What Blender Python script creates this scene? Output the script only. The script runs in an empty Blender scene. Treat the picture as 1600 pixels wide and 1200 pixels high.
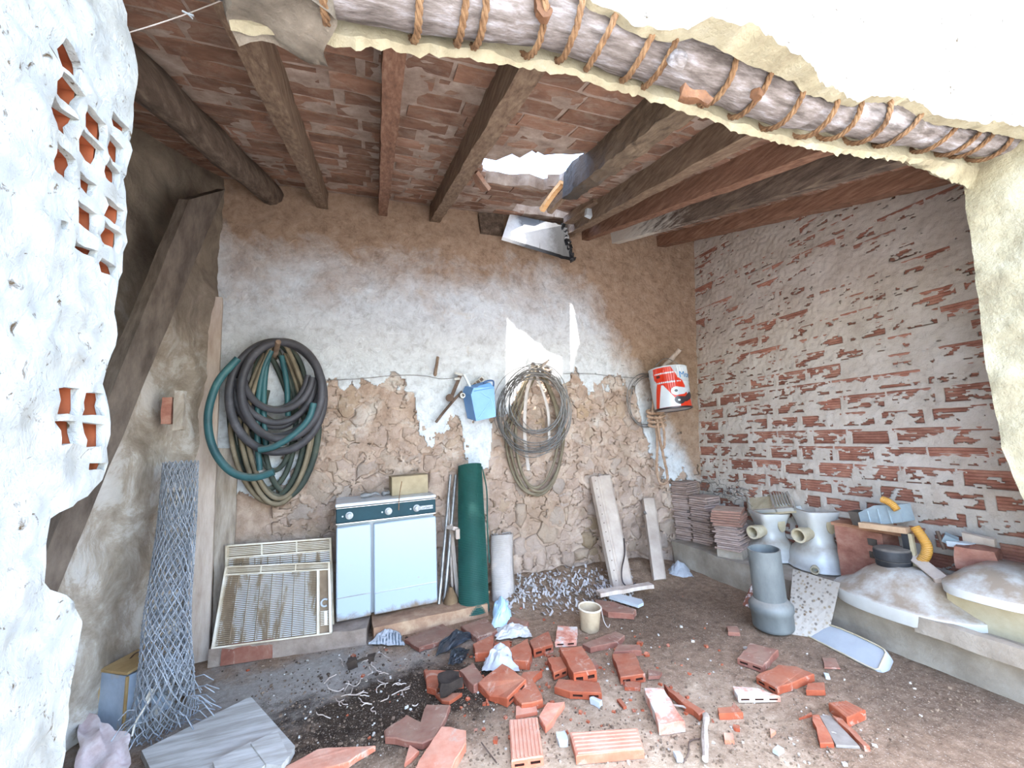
import bpy, bmesh, math, random
from math import pi, sin, cos, tan, atan2, radians as R
from mathutils import Vector as V, Matrix, noise
from mathutils.geometry import delaunay_2d_cdt, tessellate_polygon
random.seed(7)
S = bpy.context.scene
COL = S.collection

# ------------------------------------------------------------------ camera, world, sun, exposure
FPX = 640.0
H = 1.35
_d = V(((585-800)/FPX, (690-600)/FPX, 1)).normalized()          # depth direction seen by the camera
_b = (590-600)/FPX
_x = V((-(_d.y*_b+_d.z)/_d.x, _b, 1)).normalized()              # direction along the back wall
_z = _x.cross(_d)
if _z.y > 0: _z = -_z
# rows = world axes in camera coordinates (image x right, y down, forward)
def w_of_c(v): return V((_x.dot(v), _d.dot(v), _z.dot(v)))
cam = bpy.data.objects.new('camera', bpy.data.cameras.new('camera')); COL.objects.link(cam)
cr, cd, cf = w_of_c(V((1,0,0))), w_of_c(V((0,1,0))), w_of_c(V((0,0,1)))
m = Matrix(((cr.x,-cd.x,-cf.x,0),(cr.y,-cd.y,-cf.y,0),(cr.z,-cd.z,-cf.z,H),(0,0,0,1)))
cam.matrix_world = m
cam.data.sensor_width = 36; cam.data.lens = FPX/1600*36; cam.data.clip_start = .02
S.camera = cam

SUN_DIR = V((.03, -.25, 1.0)).normalized()                      # towards the sun: high, behind the camera
w = bpy.data.worlds.new('world'); S.world = w; w.use_nodes = True
nt = w.node_tree
sky = nt.nodes.new('ShaderNodeTexSky'); sky.sky_type = 'NISHITA'; sky.sun_disc = False
sky.sun_elevation = math.asin(SUN_DIR.z); sky.sun_rotation = atan2(SUN_DIR.x, SUN_DIR.y)
sky.air_density = 1.2; sky.dust_density = 1.6; sky.ozone_density = 1.0
bg = nt.nodes['Background']; bg.inputs[1].default_value = .75
nt.links.new(sky.outputs[0], bg.inputs[0])
sl = bpy.data.lights.new('sun', 'SUN'); sl.energy = 8.0; sl.angle = R(.6); sl.color = (1, .97, .93)
so = bpy.data.objects.new('sun', sl); COL.objects.link(so)
so.rotation_euler = SUN_DIR.to_track_quat('Z', 'Y').to_euler(); so.location = (0, -6, 12)
S.view_settings.view_transform = 'Standard'; S.view_settings.look = 'None'
S.view_settings.gamma = 1; S.view_settings.use_curve_mapping = False
S.view_settings.exposure = 1.68
S.cycles.diffuse_bounces = 8; S.cycles.max_bounces = 14

# ------------------------------------------------------------------ from a pixel to a point on a plane
O = V((0, 0, H))
def ray(p): return w_of_c(V(((p[0]-800)/FPX, (p[1]-600)/FPX, 1)))
def hit(p, n, d):
    r = ray(p); n = V(n)
    return O + r*((d-n.dot(O))/n.dot(r))
def PY(p, y): return hit(p, (0,1,0), y)
def PX(p, x): return hit(p, (1,0,0), x)
def PZ(p, z=0.0): return hit(p, (0,0,1), z)

# ------------------------------------------------------------------ materials
def lin(h):
    if not isinstance(h, str): return tuple(h)+((1,) if len(h) == 3 else ())
    c = [int(h[i:i+2], 16)/255 for i in (0, 2, 4)]
    return tuple(x/12.92 if x <= .04045 else ((x+.055)/1.055)**2.4 for x in c)+(1,)
class NT:
    def __init__(s, name):
        s.m = bpy.data.materials.new(name); s.m.use_nodes = True
        s.t = s.m.node_tree; s.b = s.t.nodes['Principled BSDF']
    def n(s, typ, **kw):
        o = s.t.nodes.new('ShaderNode'+typ)
        for k, v in kw.items():
            if k.startswith('i_'): o.inputs[int(k[2:])].default_value = v
            else: setattr(o, k, v)
        return o
    def l(s, a, b): s.t.links.new(a, b)
    def ramp(s, fac, stops):
        r = s.n('ValToRGB'); e = r.color_ramp.elements
        while len(e) > 1: e.remove(e[-1])
        for i, (p, c) in enumerate(stops):
            q = e[0] if i == 0 else e.new(p)
            q.position = p; q.color = lin(c)
        s.l(fac, r.inputs[0]); return r.outputs[0]
    def mix(s, fac, a, b, blend='MIX'):
        o = s.n('MixRGB', blend_type=blend)
        for i, x in enumerate((fac, a, b)):
            if isinstance(x, bpy.types.NodeSocket): s.l(x, o.inputs[i])
            elif i == 0: o.inputs[0].default_value = x
            else: o.inputs[i].default_value = lin(x)
        return o.outputs[0]
    def math(s, op, a, b=None, clamp=False):
        o = s.n('Math', operation=op, use_clamp=clamp)
        for i, x in enumerate((a, b)):
            if x is None: continue
            if isinstance(x, bpy.types.NodeSocket): s.l(x, o.inputs[i])
            else: o.inputs[i].default_value = x
        return o.outputs[0]
    def noise(s, co, scale, detail=6, rough=.6, dist=0.):
        o = s.n('TexNoise'); o.inputs['Scale'].default_value = scale; o.inputs['Detail'].default_value = detail
        o.inputs['Roughness'].default_value = rough; o.inputs['Distortion'].default_value = dist
        s.l(co, o.inputs['Vector']); return o.outputs['Fac']
    def coord(s, world=False, stretch=(1,1,1)):
        src = s.n('NewGeometry').outputs['Position'] if world else s.n('TexCoord').outputs['Object']
        mp = s.n('Mapping'); mp.inputs['Scale'].default_value = stretch
        s.l(src, mp.inputs['Vector'])
        if not world:                                          # shift the pattern from copy to copy
            a = s.n('VectorMath', operation='ADD'); sc = s.n('VectorMath', operation='SCALE')
            r = s.n('ObjectInfo').outputs['Random']; cb = s.n('CombineXYZ')
            for i in range(3): s.l(r, cb.inputs[i])
            s.l(cb.outputs[0], sc.inputs[0]); sc.inputs['Scale'].default_value = 37.
            s.l(mp.outputs[0], a.inputs[0]); s.l(sc.outputs[0], a.inputs[1]); return a.outputs[0]
        return mp.outputs[0]
    def bump(s, h, st, dist=.01, prev=None):
        o = s.n('Bump'); o.inputs['Strength'].default_value = st; o.inputs['Distance'].default_value = dist
        s.l(h, o.inputs['Height'])
        if prev is not None: s.l(prev, o.inputs['Normal'])
        s.l(o.outputs[0], s.b.inputs['Normal']); return o.outputs[0]
    def fin(s, col, rough=.85, metal=0., spec=.3):
        if isinstance(col, bpy.types.NodeSocket): s.l(col, s.b.inputs['Base Color'])
        else: s.b.inputs['Base Color'].default_value = lin(col)
        s.b.inputs['Roughness'].default_value = rough; s.b.inputs['Metallic'].default_value = metal
        s.b.inputs['Specular IOR Level'].default_value = spec
        return s.m
def mat(name, stops, scale=6, rough=.85, bump=.4, bscale=40, stretch=(1,1,1), metal=0., spec=.3,
        vary=0., dust=None, dustamt=.6, world=False, detail=7, dist=0., bdist=.006):
    t = NT(name); co = t.coord(world, stretch)
    c = t.ramp(t.noise(co, scale, detail, .65, dist), stops)
    if vary:
        hs = t.n('HueSaturation'); r = t.n('ObjectInfo').outputs['Random']
        t.l(t.math('ADD', t.math('MULTIPLY', r, vary), 1-vary/2), hs.inputs['Value']); t.l(c, hs.inputs['Color']); c = hs.outputs[0]
    if dust:                                                    # settled dust on faces that look up
        nz = t.n('SeparateXYZ'); t.l(t.n('NewGeometry').outputs['Normal'], nz.inputs[0])
        f = t.math('MULTIPLY', t.math('SUBTRACT', nz.outputs[2], .25), 1.6, True)
        g = t.ramp(t.noise(t.coord(True), 9, 6, .7), [(.35, '000000'), (.65, 'ffffff')])
        f = t.math('MULTIPLY', f, t.math('ADD', t.math('MULTIPLY', g, dustamt), dustamt*.4), True)
        c = t.mix(f, c, dust)
    if bump: t.bump(t.noise(co, bscale, 8, .7), bump, bdist)
    return t.fin(c, rough, metal, spec)

# ------------------------------------------------------------------ mesh helpers
class MB:
    def __init__(s): s.v = []; s.f = []; s.mi = []
    def add(s, vs, fs, mi=0):
        o = len(s.v); s.v += [V(p) for p in vs]
        for f in fs: s.f.append([i+o for i in f]); s.mi.append(mi)
        return s
    def box(s, size, M=None, c=.0, mi=0):
        """chamfered box centred at the origin of M"""
        M = M or Matrix(); x, y, z = size[0]/2, size[1]/2, size[2]/2
        if c <= 0:
            vs = [M@V((a*x, b*y, d*z)) for d in (-1,1) for b in (-1,1) for a in (-1,1)]
            return s.add(vs, [(0,2,3,1),(4,5,7,6),(0,1,5,4),(2,6,7,3),(0,4,6,2),(1,3,7,5)], mi)
        c = min(c, x*.9, y*.9, z*.9); vs = []; idx = {}
        for a in (-1,1):
            for b in (-1,1):
                for d in (-1,1):
                    for k, q in enumerate(((a*x,b*(y-c),d*(z-c)),(a*(x-c),b*y,d*(z-c)),(a*(x-c),b*(y-c),d*z))):
                        idx[a,b,d,k] = len(vs); vs.append(M@V(q))
        fs = []
        def q(l, out):
            p = [vs[i] for i in l]; n = (p[1]-p[0]).cross(p[2]-p[0])
            fs.append(l if n.dot(M.to_3x3()@V(out)) > 0 else l[::-1])
        for k in range(3):
            o = [i for i in range(3) if i != k]
            for sg in (-1,1):
                l = []
                for (u, w) in ((-1,-1),(1,-1),(1,1),(-1,1)):
                    t = [0,0,0]; t[k] = sg; t[o[0]] = u; t[o[1]] = w; l.append(idx[t[0],t[1],t[2],k])
                n = [0,0,0]; n[k] = sg; q(l, n)
            for u in (-1,1):
                for w in (-1,1):
                    l = []
                    for sg, kk in ((-1,o[0]),(1,o[0]),(1,o[1]),(-1,o[1])):
                        t = [0,0,0]; t[k] = sg; t[o[0]] = u; t[o[1]] = w; l.append(idx[t[0],t[1],t[2],kk])
                    n = [0,0,0]; n[o[0]] = u; n[o[1]] = w; q(l, n)
        for a in (-1,1):
            for b in (-1,1):
                for d in (-1,1): q([idx[a,b,d,0], idx[a,b,d,1], idx[a,b,d,2]], (a,b,d))
        return s.add(vs, fs, mi)
    def gbox(s, size, M=None, n=(4,4,4), amp=.004, fr=9., seed=0, mi=0):
        """box of small quads with a roughened skin"""
        M = M or Matrix(); vs = []; key = {}; fs = []
        def vid(i, j, k):
            if (i,j,k) not in key:
                p = V(((i/n[0]-.5)*size[0], (j/n[1]-.5)*size[1], (k/n[2]-.5)*size[2]))
                o = noise.noise_vector(p*fr+V((seed*3.1, seed*1.7, seed)))*amp
                key[i,j,k] = len(vs); vs.append(M@(p+o))
            return key[i,j,k]
        for ax in range(3):
            a, b = [(1,2),(2,0),(0,1)][ax]
            for sd in (0, n[ax]):
                for i in range(n[a]):
                    for j in range(n[b]):
                        l = []
                        for di, dj in ((0,0),(1,0),(1,1),(0,1)):
                            t = [0,0,0]; t[ax] = sd; t[a] = i+di; t[b] = j+dj; l.append(vid(*t))
                        fs.append(l if sd else l[::-1])
        return s.add(vs, fs, mi)
    def tube(s, pts, r, n=8, closed=False, caps=True, mi=0, flat=1.):
        pts = [V(p) for p in pts]; N = len(pts); rr = r if isinstance(r, (list, tuple)) else [r]*N
        vs = []; up = None
        for i, p in enumerate(pts):
            a = pts[(i-1) % N] if closed or i > 0 else p; b = pts[(i+1) % N] if closed or i < N-1 else p
            t = (b-a); t = t.normalized() if t.length > 1e-9 else V((0,0,1))
            if up is None:
                up = V((0,0,1)) if abs(t.z) < .9 else V((1,0,0))
            u = (up-t*up.dot(t))
            u = u.normalized() if u.length > 1e-6 else t.orthogonal().normalized()
            up = u; w_ = t.cross(u)
            for k in range(n):
                q = 2*pi*k/n; vs.append(p+u*(cos(q)*rr[i])+w_*(sin(q)*rr[i]*flat))
        fs = []
        for i in range(N if closed else N-1):
            j = (i+1) % N
            for k in range(n):
                l = (k+1) % n; fs.append((i*n+k, i*n+l, j*n+l, j*n+k))
        if caps and not closed: fs += [tuple(range(n))[::-1], tuple((N-1)*n+k for k in range(n))]
        return s.add(vs, fs, mi)
    def lathe(s, prof, n=24, M=None, mi=0, sq=(1,1)):
        M = M or Matrix(); vs = []; fs = []
        for r, z in prof:
            for k in range(n): vs.append(M@V((r*cos(2*pi*k/n)*sq[0], r*sin(2*pi*k/n)*sq[1], z)))
        for i in range(len(prof)-1):
            for k in range(n):
                l = (k+1) % n; fs.append((i*n+k, i*n+l, (i+1)*n+l, (i+1)*n+k))
        if prof[0][0] > 1e-5: fs.append(tuple(range(n))[::-1])
        if prof[-1][0] > 1e-5: fs.append(tuple((len(prof)-1)*n+k for k in range(n)))
        return s.add(vs, fs, mi)
    def loft(s, rings, closed=True, caps=True, mi=0):
        n = len(rings[0]); vs = [p for r in rings for p in r]; fs = []
        for i in range(len(rings)-1):
            for k in range(n if closed else n-1):
                l = (k+1) % n; fs.append((i*n+k, i*n+l, (i+1)*n+l, (i+1)*n+k))
        if caps and closed: fs += [tuple(range(n))[::-1], tuple((len(rings)-1)*n+k for k in range(n))]
        return s.add(vs, fs, mi)
    def prism(s, poly, off, mi=0):
        """poly: 3-D points (any plane); off: vector of extrusion"""
        n = len(poly); poly = [V(p) for p in poly]; off = V(off)
        nn = V((0,0,0))
        for i in range(n): nn += poly[i].cross(poly[(i+1) % n])
        if nn.dot(off) < 0: poly = poly[::-1]
        vs = poly+[p+off for p in poly]
        fs = [(i, (i+1) % n, n+(i+1) % n, n+i) for i in range(n)]
        for a, b, c in tessellate_polygon([poly]):
            t = (poly[b]-poly[a]).cross(poly[c]-poly[a])
            if t.dot(off) < 0: b, c = c, b
            fs += [(a, c, b), (n+a, n+b, n+c)]
        return s.add(vs, fs, mi)
    def grid(s, fn, nu, nv, mi=0, keep=None):
        vs = [fn(i/nu, j/nv) for j in range(nv+1) for i in range(nu+1)]; fs = []
        for j in range(nv):
            for i in range(nu):
                if keep is None or keep((i+.5)/nu, (j+.5)/nv):
                    a = j*(nu+1)+i; fs.append((a, a+1, a+nu+2, a+nu+1))
        return s.add(vs, fs, mi)
    def jit(s, amp, fr=8., seed=0.):
        o = V((seed*7.3, seed*3.7, seed*5.1))
        s.v = [p+noise.noise_vector(p*fr+o)*amp for p in s.v]; return s
    def xf(s, M): s.v = [M@p for p in s.v]; return s
    def mesh(s, name, mats, smooth=False, org=None, angle=40):
        org = V(org) if org is not None else V((0,0,0))
        used = sorted({i for f in s.f for i in f}); mp = {i: k for k, i in enumerate(used)}
        me = bpy.data.meshes.new(name)
        me.from_pydata([s.v[i]-org for i in used], [], [[mp[i] for i in f] for f in s.f])
        for m_ in (mats if isinstance(mats, (list, tuple)) else [mats]): me.materials.append(m_)
        if any(s.mi): me.polygons.foreach_set('material_index', s.mi)
        if smooth:
            me.polygons.foreach_set('use_smooth', [True]*len(me.polygons)); me.set_sharp_from_angle(angle=R(angle))
        me.update(); return me
def base_of(mb):
    xs = [p.x for p in mb.v]; ys = [p.y for p in mb.v]; zs = [p.z for p in mb.v]
    return V(((min(xs)+max(xs))/2, (min(ys)+max(ys))/2, min(zs)))
def link(name, me, parent=None, loc=None):
    o = bpy.data.objects.new(name, me); COL.objects.link(o)
    if parent is not None: o.parent = parent
    if loc is not None: o.location = loc
    return o
def tag(o, label=None, cat=None, group=None, kind=None):
    if label: o['label'] = label
    if cat: o['category'] = cat
    if group: o['group'] = group
    if kind: o['kind'] = kind
    return o
def thing(name, label, cat, loc=(0,0,0), group=None, rz=0.):
    o = bpy.data.objects.new(name, None); COL.objects.link(o); o.empty_display_size = .1
    o.location = loc; o.rotation_euler = (0,0,rz); return tag(o, label, cat, group)
def part(parent, name, mb, mats, smooth=False, local=False, label=None, kind=None, angle=40):
    """a child mesh; its vertices are given in world space unless local"""
    org = V((0,0,0))
    if not local:
        q = parent
        while q is not None: org = org+q.location; q = q.parent
    o = link(name, mb.mesh(name, mats, smooth, org, angle), parent)
    return tag(o, label, kind=kind)
def solo(name, label, cat, mb, mats, smooth=False, group=None, kind=None, angle=40):
    b = base_of(mb); o = link(name, mb.mesh(name, mats, smooth, b, angle), None, b)
    return tag(o, label, cat, group, kind)
def struct(name, mb, mats, smooth=False, angle=40):
    o = link(name, mb.mesh(name, mats, smooth, None, angle)); o['kind'] = 'structure'; return o
def child(parent, name, me, loc, rot=None):
    """a child that shares mesh data; loc in world space (parents of this kind are not rotated)"""
    o = link(name, me, parent, V(loc)-parent.location)
    if rot is not None: o.rotation_euler = rot
    return o
def frame(o, x, y=None, z=None):
    """matrix with x axis along x, and y (or z) as close as given"""
    x = V(x).normalized()
    if y is not None: z = x.cross(V(y)).normalized(); y = z.cross(x)
    else: y = V(z).cross(x).normalized(); z = x.cross(y)
    return Matrix(((x.x,y.x,z.x,o[0]),(x.y,y.y,z.y,o[1]),(x.z,y.z,z.z,o[2]),(0,0,0,1)))
def T(x, y, z): return Matrix.Translation((x, y, z))
def RX(a): return Matrix.Rotation(a, 4, 'X')
def RY(a): return Matrix.Rotation(a, 4, 'Y')
def RZ(a): return Matrix.Rotation(a, 4, 'Z')
def lerp(pts, x):
    """piecewise linear through (x, y) pairs"""
    if x <= pts[0][0]: return pts[0][1]
    for (a, b), (c, d) in zip(pts, pts[1:]):
        if x <= c: return b+(d-b)*(x-a)/(c-a) if c > a else d
    return pts[-1][1]
def inpoly(p, poly):
    x, y = p; c = False; j = len(poly)-1
    for i in range(len(poly)):
        a, b = poly[i], poly[j]
        if (a[1] > y) != (b[1] > y) and x < (b[0]-a[0])*(y-a[1])/(b[1]-a[1])+a[0]: c = not c
        j = i
    return c
def nz(x, y, z=0., f=1.): return noise.noise(V((x*f, y*f, z*f)))
def fbm(x, y, z=0., f=1., o=4): return noise.fractal(V((x*f, y*f, z*f)), 1., 2., o)
def smooth_path(pts, k=6, closed=False):
    pts = [V(p) for p in pts]; n = len(pts); out = []
    for i in range(n if closed else n-1):
        g = lambda j: pts[j % n] if closed else pts[max(0, min(n-1, j))]
        a, b, c, d = g(i-1), g(i), g(i+1), g(i+2)
        for s_ in range(k):
            t = s_/k
            out.append(.5*((2*b)+(c-a)*t+(2*a-5*b+4*c-d)*t*t+(3*b-a-3*c+d)*t**3))
    if not closed: out.append(pts[-1])
    return out
# ================================================================== ROOM
YB = 3.7                                                        # back wall
RS = .3138                                                      # roof slope, rising to the back
def zr(y): return 3.39-RS*(YB-y)                                # underside of the rafters
def zt(y): return zr(y)+.16                                     # underside of the ceiling tiles
def PR(p, up=0.): return hit(p, (0,-RS,1), 3.39-RS*YB+up)
def xl(y): return lerp([(1.0,-1.62),(2.4,-1.40),(3.7,-1.16)], y)
def xr(z): return lerp([(0,3.33),(.9,3.36),(3.6,3.62)], z)

# ---- materials of the shell
def m_back():
    t = NT('old_plaster'); P = t.coord(True)
    sep = t.n('SeparateXYZ'); t.l(P, sep.inputs[0])
    n1 = t.noise(P, 2.2, 8, .7, .4); n2 = t.noise(P, 14, 8, .75, .3)
    wash = t.ramp(n2, [(.3,'b9bbbd'),(.5,'d9dde1'),(.75,'e6ebef')])
    wash = t.mix(t.ramp(t.noise(P, 5, 6, .7, .6), [(.60,'000000'),(.72,'8a8a8a')]), wash, 'cdb48c')
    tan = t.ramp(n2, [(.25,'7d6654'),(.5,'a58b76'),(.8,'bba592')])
    # limewash low, brown plaster high with lintel shade painted in, browner towards right end
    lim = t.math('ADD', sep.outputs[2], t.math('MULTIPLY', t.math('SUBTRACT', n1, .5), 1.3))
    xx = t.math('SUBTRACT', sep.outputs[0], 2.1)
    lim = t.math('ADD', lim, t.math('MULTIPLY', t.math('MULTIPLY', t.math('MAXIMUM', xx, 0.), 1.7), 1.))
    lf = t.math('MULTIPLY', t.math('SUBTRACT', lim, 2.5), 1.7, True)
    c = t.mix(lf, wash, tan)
    b = t.bump(t.noise(P, 9, 8, .75, 2.0), .8, .03); t.bump(t.noise(t.coord(True,(1,1,2.2)), 26, 8, .75, 1.5), .6, .012, b)
    return t.fin(c, .95, 0, .15)
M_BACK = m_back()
def m_rubble(name, stops, wash):
    t = NT(name); P = t.coord(True)
    n2 = t.noise(P, 7, 8, .7, .4)
    c = t.ramp(n2, stops)
    sep = t.n('SeparateXYZ'); t.l(P, sep.inputs[0])
    f = t.math('ADD', t.math('MULTIPLY', t.math('SUBTRACT', sep.outputs[2], 1.35), .55), t.math('MULTIPLY', t.math('SUBTRACT', t.noise(P, 3.5, 7, .75, .5), .55), 4.2), True)
    c = t.mix(t.math('MULTIPLY', f, wash), c, 'dcdcd8')
    a_ = t.math('DIVIDE', t.math('SUBTRACT', sep.outputs[0], 1.45), .42); b_ = t.math('DIVIDE', t.math('SUBTRACT', sep.outputs[2], .62), .42)
    d_ = t.math('SUBTRACT', t.math('ADD', 1., t.math('MULTIPLY', t.math('SUBTRACT', n2, .5), 1.6)), t.math('SQRT', t.math('ADD', t.math('MULTIPLY', a_, a_), t.math('MULTIPLY', b_, b_))))
    c = t.mix(t.math('MULTIPLY', t.math('MULTIPLY', d_, .8, True), .75), c, '93785f')               # bare earth mortar below the coil
    r = t.n('ObjectInfo').outputs['Random']
    c = t.mix(t.math('MULTIPLY', r, .35), c, t.ramp(r, [(0,'8d7a6c'),(.35,'b59a86'),(.6,'c0a89a'),(.8,'a3a09c'),(1,'a98a5c')]))
    b = t.bump(t.noise(P, 16, 9, .75, .8), .8, .025); t.bump(t.noise(P, 60, 6, .7), .4, .006, b)
    return t.fin(c, .95, 0, .15)
M_MORTAR = m_rubble('rubble_mortar', [(.2,'80695a'),(.45,'a68f7f'),(.6,'bda898'),(.85,'d0c1b4')], .8)
M_STONE = m_rubble('rubble_stone', [(.2,'7d695b'),(.45,'a38e80'),(.65,'bba698'),(.85,'cdbfb4')], .65)
M_OCHRE = mat('ochre_stone', [(.2,'75634e'),(.5,'96816a'),(.8,'ac9a84')], 6, .95, .8, 22, bdist=.02)
def m_left():
    t = NT('peeling_plaster'); P = t.coord(True)
    n = t.noise(P, 3.2, 9, .72, .5)
    c = t.ramp(n, [(.25,'75685a'),(.42,'94887a'),(.52,'aca194'),(.58,'c0bab2'),(.75,'cfccc8')])
    sep = t.n('SeparateXYZ'); t.l(P, sep.inputs[0])
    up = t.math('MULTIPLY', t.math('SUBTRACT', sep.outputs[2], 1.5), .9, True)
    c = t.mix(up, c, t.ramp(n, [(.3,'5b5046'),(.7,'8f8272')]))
    b = t.bump(n, .7, .03); t.bump(t.noise(P, 30, 8, .7), .4, .008, b)
    return t.fin(c, .95, 0, .15)
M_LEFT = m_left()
M_BRICK = mat('old_brick', [(.25,'70463a'),(.5,'8f6152'),(.8,'ab8473')], 9, .9, .5, 60, vary=.35, stretch=(1,1,1.6))
M_JOINT = mat('smeared_mortar', [(.2,'978b80'),(.45,'b0a59b'),(.7,'bdb4ac'),(.9,'cac3bc')], 5, .95, .7, 24, world=True, bdist=.015)
def m_tile():
    t = NT('ceiling_tile'); co = t.coord(False, (1,1.6,1))
    c = t.ramp(t.noise(co, 5, 8, .7, .6), [(.25,'5c463e'),(.5,'80604f'),(.75,'997868')])
    f = t.ramp(t.noise(co, 7, 9, .75, 1.0), [(.48,'000000'),(.62,'a0a0a0'),(.8,'e0e0e0')])
    c = t.mix(f, c, 'a3968a')
    hs = t.n('HueSaturation'); r = t.n('ObjectInfo').outputs['Random']
    t.l(t.math('ADD', t.math('MULTIPLY', r, .5), .8), hs.inputs['Value']); t.l(c, hs.inputs['Color'])
    t.bump(t.noise(co, 40, 8, .7), .5, .008)
    return t.fin(hs.outputs[0], .9, 0, .2)
M_TILE = m_tile()
M_CEILJ = mat('ceiling_mortar', [(.3,'7d6a5e'),(.6,'a8968a'),(.8,'c3b7ab')], 9, .95, .7, 30, world=True, bdist=.015)
M_WOOD = mat('old_rafter_wood', [(.25,'4a382c'),(.5,'75604f'),(.75,'93806c')], 6, .85, .5, 18, stretch=(9,1,9), detail=9, bdist=.01)
M_WOODR = mat('reddish_rafter_wood', [(.25,'4f382d'),(.5,'7d5a48'),(.8,'9b7f6b')], 6, .85, .5, 18, stretch=(9,1,9), detail=9, bdist=.01)
M_WOODD = mat('dark_rafter_wood', [(.25,'2f2620'),(.5,'5c4d42'),(.8,'8c7b6a')], 4, .88, .7, 14, stretch=(6,1,6), detail=9, bdist=.014)
def m_burnt():
    t = NT('half_burnt_rafter'); P = t.coord(True); s_ = t.n('SeparateXYZ'); t.l(P, s_.inputs[0])
    n = t.noise(t.coord(True,(6,1,6)), 5, 9, .7)
    f = t.math('ADD', t.math('MULTIPLY', t.math('SUBTRACT', s_.outputs[1], 1.75), 1.3), t.math('MULTIPLY', t.math('SUBTRACT', n, .5), 2.4), True)
    c = t.mix(f, t.ramp(n, [(.3,'4a3d33'),(.5,'71604f'),(.75,'94826f')]), t.ramp(n, [(.3,'151414'),(.7,'4a4644')]))
    t.bump(n, .9, .02); return t.fin(c, .85)
M_BURNT = m_burnt()
M_CHAR = mat('charred_wood', [(.3,'0e0d0d'),(.5,'2b2a2b'),(.75,'55504e')], 6, .75, .9, 22, stretch=(5,1,5), bdist=.02)
def m_floor():
    t = NT('dirt_floor'); P = t.coord(True)
    n = t.noise(P, 2.6, 9, .7, .3); n2 = t.noise(P, 22, 8, .75)
    c = t.ramp(n2, [(.25,'5f4d3e'),(.5,'8a725e'),(.7,'a58d78'),(.85,'baa48f')])
    # dark soil spilled left of the middle, grey cement along the left kerb
    def blob(x, y, rx, ry, soft, hi):
        s = t.n('SeparateXYZ'); t.l(P, s.inputs[0])
        a = t.math('DIVIDE', t.math('SUBTRACT', s.outputs[0], x), rx); b = t.math('DIVIDE', t.math('SUBTRACT', s.outputs[1], y), ry)
        d = t.math('SQRT', t.math('ADD', t.math('MULTIPLY', a, a), t.math('MULTIPLY', b, b)))
        d = t.math('ADD', d, t.math('MULTIPLY', t.math('SUBTRACT', n, .5), 2.2))
        return t.math('MULTIPLY', t.math('SUBTRACT', 1., d), soft, True)
    grey = t.ramp(n2, [(.3,'857c74'),(.7,'aaa299')])
    c = t.mix(blob(-.45, 2.75, .95, .5, 2.2, 1), c, grey)
    soil = t.ramp(n2, [(.3,'2a211a'),(.55,'40342a'),(.8,'6a5a4a')])
    c = t.mix(blob(.12, 2.4, .75, .42, 2.5, 1), c, soil)
    c = t.mix(t.math('MULTIPLY', blob(2.0, 2.7, .85, .75, 1.4, 1), .75), c, t.ramp(n2, [(.3,'46382d'),(.7,'745f4d')]))
    c = t.mix(t.math('MULTIPLY', blob(2.55, 1.5, .5, .7, 1.4, 1), .6), c, t.ramp(n2, [(.3,'463b32'),(.7,'6f5f52')]))
    c = t.mix(t.math('MULTIPLY', blob(.80, 1.66, 1.25, .52, 1.6, 1), .9), c, t.ramp(n2, [(.3,'a08a72'),(.55,'c6af96'),(.8,'dccab4')]))
    c = t.mix(t.math('MULTIPLY', t.ramp(t.noise(P, 130, 4, .6), [(.58,'000000'),(.70,'ffffff')]), .55), c, 'cfc2b2')
    c = t.mix(t.math('MULTIPLY', t.ramp(t.noise(P, 75, 5, .7), [(.60,'000000'),(.72,'ffffff')]), .6), c, '453829')
    b = t.bump(n2, .6, .02); t.bump(t.noise(P, 90, 6, .7), .8, .010, b)
    return t.fin(c, .95, 0, .12)
M_FLOOR = m_floor()
def m_lime():
    t = NT('bright_limewash'); P = t.coord(True)
    c = t.ramp(t.noise(P, 6, 8, .7), [(.2,'99958a'),(.5,'b3b6b5'),(.8,'bcc3c6')])
    f = t.ramp(t.noise(P, 30, 6, .7, 1.0), [(.60,'000000'),(.68,'ffffff')])      # pits where the coat has flaked
    c = t.mix(f, c, '5a4a36')
    b = t.bump(t.noise(P, 16, 8, .75, .8), .9, .02); t.bump(t.noise(P, 55, 8, .7), .5, .006, b)
    return t.fin(c, .95, 0, .15)
M_LIME = m_lime()
M_LIMEY = mat('yellow_mud_plaster', [(.2,'857a64'),(.5,'aca389'),(.8,'bdb7a3')], 7, .95, .9, 26, world=True, bdist=.02)
M_LIGHTBRICK = mat('hollow_brick_clay', [(.3,'8a452a'),(.7,'9c5636')], 12, .85, .2, 50)
M_CEMENT = mat('ledge_cement', [(.2,'6f6457'),(.5,'94887a'),(.8,'b3a99c')], 4, .95, .6, 30, world=True, bdist=.012)
M_YARD = mat('yard_earth', [(.3,'9c978e'),(.7,'b8b4ac')], 2, .95, .3, 20, world=True)

# ---- floor
def fz(x, y):
    h = .006*fbm(x, y, 0, 3)+.003*nz(x, y, 4, 17)-.004
    if y > 3.0 and .75 < x < 2.9: h += .10*max(0, min(1, (y-3.05)/.55))*max(0, min(1, (x-.75)/.3))*max(0, min(1, (2.9-x)/.5))*(1+.4*nz(x, y, 1, 7))
    return h
struct('floor', MB().grid(lambda u, v: V((-1.7+5.3*u, .6+3.2*v, fz(-1.7+5.3*u, .6+3.2*v))), 190, 120), M_FLOOR, True)
struct('trim_1', MB().box((60, 40, .1), T(0, -19.4, -.055)), M_YARD)   # the yard the camera stands in

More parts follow.
